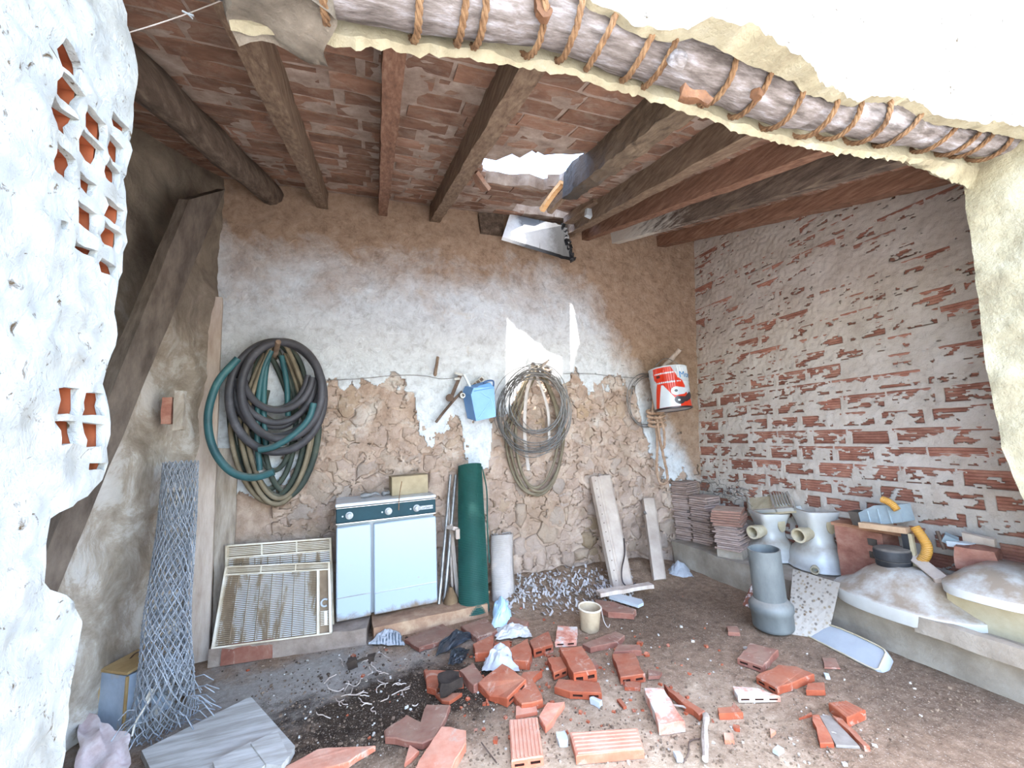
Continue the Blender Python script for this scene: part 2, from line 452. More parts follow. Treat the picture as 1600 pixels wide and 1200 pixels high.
# ---- back wall: rubble core, stones set in it, plaster coat above a broken edge
def lowedge(x):   # where the plaster coat ends
    px = [(-1.2,1.0),(-.62,1.0),(-.45,1.2),(-.36,1.86),(.1,1.90),(.33,1.72),(.38,1.42),(.58,1.36),(.72,1.56),(.80,1.0),(.98,.98),(1.05,1.55),(1.25,1.7),(1.45,1.93),(1.9,1.9),(2.05,1.72),(2.3,1.86),(2.62,1.8),(2.7,1.2),(2.95,.8),(3.5,.7)]
    return lerp(px, x)+.13*fbm(x, 3.3, 0, 5)+.05*nz(x, 0, 9, 25)
wall_back = struct('wall_back', MB().grid(lambda u, v: (lambda x, z: V((x, YB+.018*fbm(x, z, 2, 5)+.012*nz(x, z, 7, 15), z)))(-1.6+5.5*u, -.1+2.4*v), 220, 100), M_MORTAR, True)
def coat(u, v):
    x, z = -1.4+5.2*u, .6+3.1*v
    return V((x, YB-.030+.012*fbm(x, z, 5, 3.2)+.006*nz(x, z, 3, 11)+.003*nz(x*1.6, z, 8, 30), z))
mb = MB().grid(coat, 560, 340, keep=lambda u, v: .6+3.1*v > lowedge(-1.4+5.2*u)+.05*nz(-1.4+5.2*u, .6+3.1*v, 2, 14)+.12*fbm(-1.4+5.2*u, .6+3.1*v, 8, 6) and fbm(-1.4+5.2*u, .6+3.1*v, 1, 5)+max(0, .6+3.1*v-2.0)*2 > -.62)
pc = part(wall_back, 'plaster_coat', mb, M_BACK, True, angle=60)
sd = pc.modifiers.new('thickness', 'SOLIDIFY'); sd.thickness = .022; sd.offset = -1
# stones: Voronoi cells in the rubble zone
pts = []
rnd = random.Random(3)
for j in range(13):
    for i in range(30):
        x = -.75+i*.135+(.066 if j % 2 else 0)+rnd.uniform(-.05,.05); z = .06+j*.135+rnd.uniform(-.04,.04)
        if rnd.random() < .14: continue
        pts.append((x, z))
def vcell(i):
    px, pz = pts[i]; poly = [(px-.3, pz-.2), (px+.3, pz-.2), (px+.3, pz+.2), (px-.3, pz+.2)]
    for k, (qx, qz) in enumerate(pts):
        if k == i or abs(qx-px) > .6 or abs(qz-pz) > .5: continue
        mx, mz, dx, dz = (px+qx)/2, (pz+qz)/2, qx-px, qz-pz; out = []
        for a in range(len(poly)):
            p, q = poly[a], poly[(a+1) % len(poly)]
            sp, sq = (p[0]-mx)*dx+(p[1]-mz)*dz, (q[0]-mx)*dx+(q[1]-mz)*dz
            if sp <= 0: out.append(p)
            if sp*sq < 0: t = sp/(sp-sq); out.append((p[0]+(q[0]-p[0])*t, p[1]+(q[1]-p[1])*t))
        poly = out
        if len(poly) < 3: return []
    return poly
nst = 0
for i, (px, pz) in enumerate(pts):
    if pz > lowedge(px)-.02 or px < -.72 or px > 2.95 or nst >= 285: continue
    poly = vcell(i)
    if len(poly) < 3: continue
    cx = sum(p[0] for p in poly)/len(poly); cz = sum(p[1] for p in poly)/len(poly)
    ring = []
    for a in range(len(poly)):
        p, q = poly[a], poly[(a+1) % len(poly)]
        k = max(1, int(math.hypot(q[0]-p[0], q[1]-p[1])/.045))
        for s_ in range(k): ring.append((p[0]+(q[0]-p[0])*s_/k, p[1]+(q[1]-p[1])*s_/k))
    pr = rnd.uniform(.006,.034)*(1.3 if pz < .6 else .9)
    def lev(f, y, w):
        return [V((cx+(x-cx)*f+w*nz(x, z, i, 13), y+.006*nz(x, z, i, 20), cz+(z-cz)*f+w*nz(z, x, i+5, 13))) for x, z in ring]
    r0, r1, r2 = lev(.93, YB+.02, .02), lev(.86, YB-pr*.6, .03), lev(.6, YB-pr, .03)
    mb = MB(); n = len(ring); mb.add(r0+r1+r2+[V((cx, YB-pr*1.1, cz))], [(k, (k+1) % n, n+(k+1) % n, n+k) for k in range(n)]+[(n+k, n+(k+1) % n, 2*n+(k+1) % n, 2*n+k) for k in range(n)]+[(2*n+k, 2*n+(k+1) % n, 3*n) for k in range(n)])
    part(wall_back, 'stone', mb, M_OCHRE if (abs(px-2.0) < .1 and .15 < pz < .45) else M_STONE, True, angle=50); nst += 1

# smeared mortar still clinging over the stones
def smear(u, v):
    x, z = -.75+3.75*u, -.02+2.0*v
    return V((x, YB-.024-.016*fbm(x, z, 9, 7)-.010*nz(x, z, 3, 26), z))
mb = MB().grid(smear, 320, 175, keep=lambda u, v: fbm(-.75+3.75*u, (-.02+2.0*v)*1.3, 4, 8.0, 5)+.25*nz(u*60, v*40, 2) > .0 and -.02+2.0*v < lowedge(-.75+3.75*u)+.05)
sm_ = part(wall_back, 'mortar_smear', mb, M_MORTAR, True, angle=60)
sd = sm_.modifiers.new('thickness', 'SOLIDIFY'); sd.thickness = .02; sd.offset = -1
# ---- left wall
def lw(u, v):
    y, z = .9+3.0*u, -.1+3.8*v
    return V((xl(y)+.03*fbm(y, z, 3, 2.2)+.012*fbm(y, z, 6, 7), y, z))
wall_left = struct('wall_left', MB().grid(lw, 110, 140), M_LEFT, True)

c = PX((272,642), -1.17); part(wall_left, 'brick', MB().gbox((.05,.10,.16), T(c.x-.02,c.y,c.z), (3,4,6), .006, 14, 2), M_BRICK)
c = PX((284,640), -1.10); part(wall_left, 'render_edge', MB().gbox((.05,.04,.24), T(c.x-.03,c.y+.05,c.z), (3,3,8), .008, 14, 3), M_LEFT)
# ---- right wall: bricks behind a mortar coat that has holes where the bricks show
BW, BH = .285, .128
def rcourse(z): return int(math.floor(z/BH))
rb = random.Random(11)
expo = {}
def brick_at(y, z):
    j = rcourse(z); off = (j % 2)*.5+.13*math.sin(j*2.7)
    return int(math.floor(y/BW+off)), j, (y/BW+off) % 1.0, (z/BH) % 1.0
def exposed(y, z):
    i, j, a, b = brick_at(y, z)
    if (i, j) not in expo: expo[i, j] = rb.random()
    e = expo[i, j]
    low = max(0, min(1, (2.3-z)/1.6))
    if z < 1.12 and y < 1.05+.22*(1.15-z)+.22*fbm(y, z*2, 3, 3): return True                    # bare bricks by the jamb
    if not (.06 < a < .90 and .14 < b < .84): return False
    n = fbm(y, z*3.0+y*.5, j*.7, 5.5, 5)+.75*nz(y*.30, z, i, 52)+.3*nz(y, z, 3, 30)
    th = .62-1.0*(e*.55+low*.55)
    if z > 1.7: th += .12
    return n > th
NY, NZ = 520, 470
def rw(u, v):
    y, z = .75+3.05*u, .05+3.5*v
    return V((xr(z)+.010*fbm(y, z, 3, 3)+.005*nz(y, z, 9, 25), y, z))
wall_right = struct('wall_right', MB().grid(lambda u, v: (lambda q: V((xr(q.z)+.05, q.y, q.z)))(V((0, .7+3.2*u, -.1+3.8*v))), 4, 8), M_JOINT)
mb = MB().grid(rw, NY, NZ, keep=lambda u, v: not exposed(.75+3.05*u, .05+3.5*v))
mc = part(wall_right, 'mortar_coat', mb, M_JOINT, True, angle=60)
sd = mc.modifiers.new('thickness', 'SOLIDIFY'); sd.thickness = .012; sd.offset = 1
# one ridged brick mesh, shared
def brick_mesh():
    mb = MB(); L, Hh, n = BW-.012, BH-.012, 6; ys = (-L/2, L/2)
    vs = []; fs = []
    for k in range(n):
        for zz, x in ((k/n,.004),((k+.15)/n,0),((k+.85)/n,0)): vs += [V((x, ys[0], -Hh/2+Hh*zz)), V((x, ys[1], -Hh/2+Hh*zz))]
    vs += [V((.004, ys[0], Hh/2)), V((.004, ys[1], Hh/2))]
    N = len(vs)//2
    for k in range(N-1): fs.append((2*k, 2*k+2, 2*k+3, 2*k+1))
    mb.add(vs, fs)
    o = len(mb.v); mb.add([V((x, y, z)) for x in (.004,.06) for y in ys for z in (-Hh/2, Hh/2)], [(4,6,7,5),(0,4,5,1),(2,3,7,6),(1,5,7,3),(0,2,6,4)])
    return mb.mesh('brick', M_BRICK)
bm_ = brick_mesh(); nb = 0
cnt = {}
for a in range(NY):
    for b in range(0, NZ, 2):
        y, z = .75+3.05*(a+.5)/NY, .05+3.5*(b+.5)/NZ
        if exposed(y, z):
            i, j, _, _ = brick_at(y, z); cnt[i, j] = cnt.get((i, j), 0)+1
for (i, j), c_ in sorted(cnt.items(), key=lambda q: -q[1])[:290]:
    if c_ < 10: continue
    off = (j % 2)*.5+.13*math.sin(j*2.7); y = (i+.5-off)*BW; z = (j+.5)*BH
    o = child(wall_right, 'brick', bm_, (xr(z)+.006+rb.uniform(0,.008), y, z)); o.rotation_euler = (0, -.095 if z > .9 else -.03, 0)

# ---- concrete ledge along the right wall
mb = MB().gbox((.56, 2.75, .26), T(3.13, 2.22, .08), (10, 50, 5), .012, 5, 2)
struct('trim_2', mb, M_CEMENT, True)
# ---- ceiling
HOLE = [PR(p, .16) for p in ((752,262),(757,246),(775,250),(800,241),(812,247),(835,233),(850,243),(872,241),(893,243),(912,240),(930,246))]
HOLE = [(p.x, p.y) for p in HOLE]
HOLE += [(1.30, 2.02), (1.36, 2.3), (1.34, 2.62), (1.26, 2.66)]
HOLE_B = [(1.22,3.22),(1.36,3.24),(1.44,3.20),(1.62,3.22),(1.74,3.28),(1.92,3.30),(2.04,3.38),(1.98,3.47),(1.80,3.46),(1.66,3.49),(1.5,3.47),(1.40,3.49),(1.26,3.46)]
q = [PR(p, .16) for p in ((884,300),(865,295),(848,297),(826,291),(800,291),(778,287),(760,286),(748,276))]
HOLE += [(p.x, p.y) for p in q]
def sheet(mb, outer, holes, fn, step, rim, mi=0, seed=1, hstep=None):
    """triangulated sheet with holes in 2-D, mapped by fn; rim: 3-D offset of its back edge"""
    rr = random.Random(seed); vs = []; ed = []
    def ring(poly, st):
        b = len(vs); out = []
        for i in range(len(poly)):
            p, q = poly[i], poly[(i+1) % len(poly)]
            k = max(1, int(math.hypot(q[0]-p[0], q[1]-p[1])/st))
            for s_ in range(k): out.append((p[0]+(q[0]-p[0])*s_/k, p[1]+(q[1]-p[1])*s_/k))
        vs.extend(V(p) for p in out); n = len(out)
        ed.extend((b+i, b+(i+1) % n) for i in range(n)); return out
    ring(outer, step)
    for h in holes: ring(h, hstep or step)
    x0, x1 = min(p[0] for p in outer), max(p[0] for p in outer); y0, y1 = min(p[1] for p in outer), max(p[1] for p in outer)
    for i in range(int((x1-x0)/step)+1):
        for j in range(int((y1-y0)/step)+1):
            p = (x0+step*(i+.5+rr.uniform(-.3,.3)), y0+step*(j+.5+rr.uniform(-.3,.3)))
            if inpoly(p, outer) and not any(inpoly(p, h) for h in holes): vs.append(V(p))
    ov, oe, of, _, _, _ = delaunay_2d_cdt(vs, ed, [], 1, 1e-5)
    fs = []
    for f in of:
        c = sum((ov[i] for i in f), V((0,0)))/len(f)
        if inpoly(c, outer) and not any(inpoly(c, h) for h in holes): fs.append(list(f))
    P3 = [fn(p.x, p.y) for p in ov]
    nn = sum(((P3[f[1]]-P3[f[0]]).cross(P3[f[2]]-P3[f[0]]) for f in fs), V((0,0,0)))
    if nn.dot(V(rim)) > 0: fs = [f[::-1] for f in fs]
    use = {}
    for f in fs:
        for a, b in zip(f, f[1:]+f[:1]): use[a, b] = 1
    be = [e for e in use if (e[1], e[0]) not in use]
    n = len(P3); vv = list(P3)+[p+V(rim) for p in P3]
    rimf = [(b, a, a+n, b+n) for a, b in be]
    return mb.add(vv, fs+rimf+[[i+n for i in f][::-1] for f in fs], mi)
roofn = V((0, -RS, 1)).normalized()
mb = sheet(MB(), [(-1.75,.9),(3.75,.9),(3.75,3.78),(-1.75,3.78)], [HOLE, HOLE_B], lambda x, y: V((x, y, zt(y)+.000+.010*fbm(x, y*1.6, 1, 5))), .05, roofn*.085, seed=4)
ceiling = struct('ceiling', mb, M_CEILJ)
# tiles: 16 x 19, each its own object
TL, TW = .305, .142
tmeshes = []
for k in range(7):
    mb = MB().gbox((TL-.018, TW-.024, .03), T(0,0,.015), (5,3,1), .0045, 12, k+1); tmeshes.append(mb.mesh('tile', M_TILE))
rt = random.Random(5); tilt = math.atan(RS); ntile = 0
for j in range(19):
    for i in range(17):
        x = -1.42+i*TL+(.5*TL if j % 2 else 0)+rt.uniform(-.02,.02)-(.1 if j % 3 == 0 else 0); y = 1.03+(j+.5)*TW*cos(tilt)
        if x > 3.62 or ntile >= 298: continue
        cs = [(x+a*TL/2, y+b*TW/2) for a in (-.9,0,.9) for b in (-.9,.9)]
        ins = sum(inpoly(c, HOLE) or inpoly(c, HOLE_B) for c in cs)
        if ins > 1 or (ins and rt.random() < .3): continue
        if abs(x-PR((262,92),.16).x) < .17 and abs(y-PR((262,92),.16).y) < .075: continue          # missing tile, top left
        o = child(ceiling, 'tile', rt.choice(tmeshes), (x, y, zt(y)-.004+rt.uniform(-.006,.006)))
        o.rotation_euler = (tilt+rt.uniform(-.012,.012), rt.uniform(-.012,.012), rt.uniform(-.02,.02)); ntile += 1

# ---- front wall: jambs, facade and the broken lintel with its log
YO, YI = .70, 1.06
wall_front = struct('wall_front', MB().box((3.4, YI-YO-.18, 10.4), T(-2.36, YO+.09, 5.1)).box((4, YI-YO-.05, 10.4), T(4.86, (YO+YI)/2-.03, 5.1))
    .box((3.6, YI-YO-.05, 7.3), T(1.2, (YO+YI)/2-.02, 6.65)), M_LIME)  # upper facade is unseen, heightened to keep sun off the roof hole
struct('added_sun_slab', MB().box((7.5, .85, .16), T(1.2, YO-.40, 4.05)), M_LIME)   # unseen slab added above the opening to keep sun off the floor
# left jamb: plaster sheet with the open cells of hollow bricks
XJ = -.52
def yz(p, X=XJ): q = PX(p, X); return (q.y, q.z)
edge = [(190,-60),(192,0),(198,40),(206,75),(212,100),(209,180),(200,262),(198,300),(191,425),(180,470),(176,540),(168,570),(166,600),(172,640),(168,700),(162,750),(140,775),(80,810),(73,850),(74,910),(100,930),(120,950),(130,975),(125,1010),(110,1050),(104,1100),(100,1200)]
outer = [yz(p) for p in edge]+[(1.0,-.05),(.60,-.05),(.60,3.2),(outer_top := yz((190,-60)))[0:1]+(3.2,)]
CELLS = [((101,59),(132,106),.05),((95,104),(127,147),.048),((89,149),(120,187),.048),((84,213),(118,255),.052),
 ((135,159),(163,196),.046),((129,198),(157,233),.046),((127,263),(152,290),.034),((123,307),(153,339),.044),
 ((177,171),(200,201),.030),((171,205),(194,235),.046),((165,240),(190,271),.046),((167,303),(192,328),.046),((160,342),(187,367),.044),((159,407),(184,416),.028),
 ((118,382),(152,386),.016),((93,344),(107,349),.014),
 ((92,605),(126,610),.047),((133,613),(165,615),.046),((92,655),(124,657),.045),((133,660),(164,661),.045),((143,722),(163,726),.014)]
rc = random.Random(8); holes = []; rects = []
for a, b, h in CELLS:
    (y0, z0), (y1, z1) = yz(a), yz(b); z = (z0+z1)/2
    rects.append((y0, y1, z-h, z))
    r = lambda: rc.uniform(-.004,.004)
    holes.append([(y0+r(), z+r()), (y0+r(), z-h*.5+r()), (y0+.004+r(), z-h+r()), ((y0+y1)/2, z-h+r()), (y1+r(), z-h+r()), (y1+r(), z-h*.5), (y1+r(), z+r()), ((y0+y1)/2, z+r())])
def jam(y, z): return V((XJ+.010*fbm(y, z, 1, 9)+.008*nz(y, z, 4, 28)+.004*nz(y, z, 2, 60), y, z))
mb = sheet(MB(), outer, holes, jam, .022, (-.014,0,0), seed=6, hstep=.012)
part(wall_front, 'jamb_plaster', mb, M_LIME, True, angle=50)
def cells(rs):
    mb = MB()
    for y0, y1, z0, z1 in rs:
        e = .003; y0 -= e; y1 += e; z0 -= e; z1 += e; a, b = XJ-.012, XJ-.13
        mb.add([V((x, y, z)) for x in (a, b) for y, z in ((y0,z0),(y1,z0),(y1,z1),(y0,z1))], [(0,1,5,4),(1,2,6,5),(2,3,7,6),(3,0,4,7),(4,5,6,7)])
    return mb
for g in ((0,1,2,4,5,8,9,10),(3,6,7,11,12,13,14,15),(16,17,18,19,20)):
    part(wall_front, 'hollow_brick', cells([rects[k] for k in g]), M_LIGHTBRICK)
# right jamb
XK = 2.75
edge = [(1500,240),(1506,300),(1516,360),(1522,420),(1531,500),(1540,560),(1552,620),(1560,660),(1566,700),(1583,745),(1605,790)]
e2 = [yz(p, XK) for p in edge]
outer = e2+[(.62, e2[-1][1]),(.62, e2[0][1])]
mb = sheet(MB(), outer, [], lambda y, z: V((XK+.02*fbm(y, z, 1, 5)+.008*nz(y, z, 4, 24), y, z)), .025, (.09,0,0), seed=9)
part(wall_front, 'jamb_plaster', mb, M_LIMEY, True, angle=50)
# lintel: outer face, broken edge, soffit and inner edge, lofted along X
def xzl(ps, y): return sorted((q.x, q.z) for q in (PY(p, y) for p in ps))
LA3 = [(480,-60,.82),(640,-50,.82),(900,-14,.83),(960,14,.83),(1000,46,.83),(1040,64,.82),(1072,62,.81),(1110,44,.76),(1190,68,.74),(1240,100,.75),(1262,140,.76),(1282,184,.78),(1298,188,.80),(1325,165,.81),(1370,149,.82),(1420,156,.82),(1480,185,.82),(1540,195,.80),(1575,210,.78),(1600,225,.78)]
LA3 = sorted((PY((a, b), y).x, PY((a, b), y).z, y) for a, b, y in LA3)
LA = [(a, b) for a, b, _ in LA3]; LY = [(a, y) for a, _, y in LA3]
LD = xzl([(372,20),(385,52),(420,58),(445,58),(480,46),(520,38),(560,32),(600,32),(640,34),(665,48),(690,62),(700,58),(740,76),(800,97),(860,112),(930,122),(1000,142),(1060,160),(1120,187),(1145,192),(1160,205),(1200,206),(1260,230),(1330,238),(1400,255),(1450,275),(1490,290),(1512,300),(1560,300),(1640,330)], YI)
LG = [(-.30,2.43),(-.1,2.45),(.09,2.48),(.30,2.515),(.58,2.54),(1.05,2.515),(1.33,2.485),(1.60,2.49),(1.85,2.51),(2.27,2.55),(2.62,2.585),(2.9,2.60)]
def wob(x, k, a): return V((0, a*fbm(x, k*3.1, 1, 9), a*fbm(x, k*2.3, 5, 13)+(.014*nz(x, k, 2, 38) if k in (4,10,11,12) else 0)))
secs = []; NX = 260
for i in range(NX+1):
    x = -.32+3.3*i/NX; za, zd, zl, ly = lerp(LA, x), lerp(LD, x), lerp(LG, x), lerp(LY, x)
    za = max(za, zl-.06)
    pr = [(YO,3.3),(YO,za+.35),(YO+(ly-YO)*.3,za+.14),(YO+(ly-YO)*.75,za+.04),(ly,za),(ly+(.90-ly)*.5,za+.006+.4*max(0,zl+.08-za)*0),(.905,zl+.105),(.985,zl+.07),(1.01,zl-.01),(1.0,zl-.075),(1.02,min(zl-.085,zd+.03)),(YI-.012,zd+.004),(YI,zd+.02),(YI+.01,zd+.16),(YI+.01,3.3)]
    secs.append([V((x, y, z))+wob(x+y, k, .012) for k, (y, z) in enumerate(pr)])
mb = MB(); n = len(secs[0])
vs = [p for s_ in secs for p in s_]; fs = []; fm = []
mb.add(vs, [])
for k in range(n-1):
    mi = 0 if k < 4 else (1 if k < 8 else 2)
    mb.add([], [], mi)
    for i in range(NX): mb.f.append([i*n+k, (i+1)*n+k, (i+1)*n+k+1, i*n+k+1]); mb.mi.append(mi)
part(wall_front, 'lintel', mb, [M_LIME, M_LIMEY, M_LIMEY], True, angle=35)
mb = MB().gbox((.20,.18,.13), frame(PY((440,18),.98)+V((0,0,.03)), (1,0,-.02), (0,1,0)), (10,8,8), .05, 9, 3)
M_LOG = mat('weathered_log', [(.22,'3a3431'),(.40,'645b57'),(.52,'857c79'),(.62,'a09b9e'),(.74,'c3c6cd')], 7, .8, .8, 26, stretch=(1,5,5), spec=.35, bdist=.014)
part(wall_front, 'plaster_lump', mb, mat('grey_mud', [(.2,'4d453c'),(.5,'80766a'),(.8,'a89f90')], 9, .95, .9, 30, bdist=.02), True, angle=70)

log = thing('lintel_log', 'knotty grey round log lashed with rope, set over the wide opening as its lintel', 'log', (1.3,.95,2.4))
mb = MB(); pth = []; rad = []
for i in range(120):
    x = -.38+3.2*i/119; pth.append(V((x, .925+.012*nz(x, 0, 2, 2), lerp(LG, x)+.012*nz(x, 3, 1, 3))))
    seg = 1 if x < 1.56 else .86
    rad.append((.082+.008*nz(x, 0, 5, 5))*seg*(.9 if 1.5 < x < 1.6 else 1))
mb.tube(pth, rad, 20); mb.jit(.007, 14, 1); mb.jit(.003, 40, 2)
part(log, 'trunk', mb, M_LOG, True, angle=70)
M_BARK = mat('torn_bark', [(.3,'4a3122'),(.6,'755138'),(.8,'96704f')], 14, .9, .8, 50, bdist=.012)
for k, (p, sz, ry_) in enumerate((((1088,152),(.10,.02,.03),.2),((1186,146),(.03,.02,.05),.5),((846,14),(.05,.02,.05),.2))):
    c = PY(p, .86); part(log, 'bark_flake', MB().gbox(sz, T(c.x, c.y-.0, c.z)@RY(ry_), (6,4,4), .018, 22, k), M_BARK)
for k, p in enumerate(((1062,88),)):
    c = PY(p, .848); part(log, 'knot', MB().lathe([(.030,-.02),(.026,.004),(.017,.010),(.012,.006),(.007,.012),(0,.012)], 14, T(*c)@RX(R(78))).jit(.004,30,k), M_LOG, True, angle=70)
M_ROPE = mat('esparto_rope', [(.25,'4a3423'),(.5,'7a5c42'),(.8,'9b7d5d')], 30, .9, .7, 160, detail=4)
rr = random.Random(4)
for px in (500,640,722,742,828,888,948,1002,1034,1112,1166,1212,1262,1300,1345,1397,1455,1492,1512,1535):
    x = PY((px, 90+.18*(px-900)), .93).x; zl = lerp(LG, x); rd = (.089 if x < 1.56 else .078); tl = rr.uniform(-.03,.05)
    mb = MB(); nn = 44
    for st in range(3):
        ps = []
        for k in range(nn):
            a = 2*pi*k/nn; tw = 2*pi*k*9/nn+st*2*pi/3
            r_ = rd+.006+.0045*cos(tw); ps.append(V((x+tl*sin(a)+.0055*sin(tw)+.004*nz(k*.3, px), .925+r_*cos(a)*1.03, zl+r_*sin(a)*1.03)))
        mb.tube(ps, .0055, 6, closed=True)
    part(log, 'rope_wrap', mb, M_ROPE, True)

# ---- rafters
def rafter(p0, p1, wd, dp, mt, label, y0=None, y1=None, seed=0, up=0., amp=.006, roundish=False):
    a, b = PR(p0, up), PR(p1, up)
    if y0 is not None: a = a+(b-a)*((y0-a.y)/(b.y-a.y))
    if y1 is not None: b = a+(b-a)*((y1-a.y)/(b.y-a.y))
    L = (b-a).length; F = frame((a+b)/2, b-a, None, roofn)
    F = F@Matrix.Translation((0,0,dp/2))
    # long axis = local y for the grain of the wood
    mb = MB()
    if roundish:
        pts = [F@V((L*(k/16-.5), .012*nz(k*.5, seed), -.01+.012*nz(k*.4, seed+3))) for k in range(17)]
        mb.tube(pts, [wd*.55*(1+.12*nz(k*.45, seed+7)) for k in range(17)], 12); mb.jit(.01, 12, seed)
    else: mb.gbox((L, wd, dp), F, (40, 4, 5), amp, 7, seed); mb.jit(amp*.6, 26, seed+3)
    return solo('rafter', label, 'rafter', mb, mt, roundish, 'rafters under the roof', angle=50), a, b, F
rafter((222,150),(415,310), .17, .16, M_WOODD, 'thick dark gnarled rafter nearest the left wall', 1.0, 3.75, 1, 0, .012, True)
rafter((352,0),(507,332), .085, .15, M_WOOD, 'brown rafter second from the left wall, ending above the green black hose coil', 1.0, 3.75, 2)
rafter((622,20),(598,340), .075, .14, M_WOODR, 'reddish brown rafter third from the left wall, running straight into the room', 1.0, 3.75, 3)
rafter((835,105),(680,346), .09, .17, M_WOOD, 'grey brown rafter just left of the hole in the roof', 1.0, 3.75, 4)
rafter((1078,172),(880,318), .12, .17, M_BURNT, 'burnt black rafter with a broken end at the roof hole', 1.0, 2.42, 5, 0, .014)
rafter((1180,214),(905,360), .09, .17, M_WOOD, 'pale rafter just right of the burnt broken one', 1.0, 3.75, 6)
rafter((1290,240),(925,372), .085, .16, M_WOODR, 'brown rafter with a split pale lower edge, third from the right wall', 1.0, 3.75, 7)
def m_limedend():
    t = NT('limed_rafter'); P = t.coord(True); s_ = t.n('SeparateXYZ'); t.l(P, s_.inputs[0])
    n = t.noise(t.coord(True,(6,1,6)), 5, 9, .7)
    f = t.math('ADD', t.math('MULTIPLY', t.math('SUBTRACT', s_.outputs[1], 2.7), 1.6), t.math('MULTIPLY', t.math('SUBTRACT', n, .45), 4.), True)
    c = t.mix(f, t.ramp(n, [(.3,'2f2620'),(.5,'63544a'),(.75,'8c7b6a')]), 'c9c4bc')
    t.bump(n, .7, .015); return t.fin(c, .85)
rafter((1400,258),(965,380), .085, .17, m_limedend(), 'dark rafter whose far end is whitewashed, second from the right wall', 1.0, 3.75, 8)
rafter((1490,282),(1024,388), .11, .17, M_WOODR, 'dark red brown rafter running along the top of the right brick wall', 1.0, 3.75, 9, .03)
# ================================================================== THINGS AT THE BACK AND LEFT
M_STEEL = mat('dull_steel', [(.3,'6e6a66'),(.6,'a3a09c'),(.8,'c6c4c0')], 12, .45, .1, 60, metal=.6)
M_RUST = mat('rusty_iron', [(.3,'43342c'),(.6,'665449'),(.8,'8a7a70')], 14, .8, .5, 60)
M_WIRE = mat('grey_wire', [(.3,'4d4a48'),(.7,'8a8784')], 20, .5, .1, 60, metal=.5)
M_WHITE = mat('white_enamel', [(.2,'a3a9ae'),(.6,'b4babf'),(.9,'c0c5c9')], 2, .28, .03, 10, spec=.5)
M_PLANK = mat('dusty_plank', [(.2,'75614f'),(.40,'a8978a'),(.7,'c6bab0')], 2.2, .85, .5, 14, stretch=(6,6,.8), world=True, detail=9)
M_PLANK2 = mat('grey_plank', [(.2,'6f6459'),(.45,'988b7e'),(.7,'b5aa9e')], 4, .85, .5, 14, stretch=(7,7,.8), world=True, detail=9)
M_BEAM = mat('grey_leaning_beam', [(.2,'38302a'),(.45,'5d5249'),(.75,'7d7166')], 4, .88, .6, 16, stretch=(7,2,1.4), world=True, detail=9)
M_DARKR = mat('black_rubber', [(.3,'1c1c1d'),(.7,'37373a')], 8, .6, .2, 50, dust='8f8478', dustamt=.5)

def slab(name, label, cat, A, B, Cc, Dd, th, mt, seed=0, n=(5,30,2), amp=.004, group=None):
    """plank from four face corners (bottom-left, bottom-right, top-right, top-left), thickness going away from the camera"""
    A, B, Cc, Dd = map(V, (A, B, Cc, Dd)); nrm = (B-A).cross(Dd-A).normalized()
    if nrm.y < 0: nrm = -nrm
    nu, nv, nw = n
    mb = MB(); key = {}; vs = []; fs = []
    def P(u, v, w_):
        p = A.lerp(B, u).lerp(Dd.lerp(Cc, u), v)+nrm*(th*w_)
        return p+noise.noise_vector(p*8+V((seed, 0, 0)))*amp
    def vid(i, j, k):
        if (i,j,k) not in key: key[i,j,k] = len(vs); vs.append(P(i/nu, j/nv, k/nw))
        return key[i,j,k]
    dims = (nu, nv, nw)
    for ax in range(3):
        a, b = [(1,2),(2,0),(0,1)][ax]
        for sd_ in (0, dims[ax]):
            for i in range(dims[a]):
                for j in range(dims[b]):
                    l = []
                    for di, dj in ((0,0),(1,0),(1,1),(0,1)):
                        t = [0,0,0]; t[ax] = sd_; t[a] = i+di; t[b] = j+dj; l.append(vid(*t))
                    fs.append(l if sd_ else l[::-1])
    # outward winding check
    c = sum(vs, V((0,0,0)))/len(vs); f = fs[0]; n0 = (vs[f[1]]-vs[f[0]]).cross(vs[f[2]]-vs[f[0]])
    if n0.dot(vs[f[0]]-c) < 0: fs = [q[::-1] for q in fs]
    mb.add(vs, fs)
    return solo(name, label, cat, mb, mt, False, group)

# ---- leaning beam and planks in the left corner
a0, a1 = PX((110,930), -1.12), PX((352,296), -1.03); b0, b1 = PX((74,915), -1.12), PX((296,312), -1.03)
ex = a0.z/(a1.z-a0.z)*1.0
f0, f1 = a0-(a1-a0)*ex, a1; g0 = b0-(b1-b0)*(b0.z/(b1.z-b0.z)); g1 = b1
slab('leaning_beam', 'broad grey wooden beam leaning slantwise up the left wall to the roof', 'beam', (g0.x-.06,g0.y,.0), (f0.x-.06,f0.y,.0), f1, g1, .055, M_BEAM, 1, (6,50,2), .004)
slab('upright_plank', 'tall pale upright plank in the left corner with a brown stain halfway up', 'plank', PZ((288,1040)), PZ((326,1032)), PY((347,464),YB-.07), PY((312,462),YB-.07), .03, M_PLANK, 2)
slab('upright_plank', 'narrow grey plank behind the hose coil, right of the tall pale plank', 'plank', PZ((327,1022),.0)+V((0,.05,0)), PZ((357,1015),.0)+V((0,.05,0)), PY((372,700),YB-.06), PY((338,700),YB-.06), .028, M_PLANK2, 3)
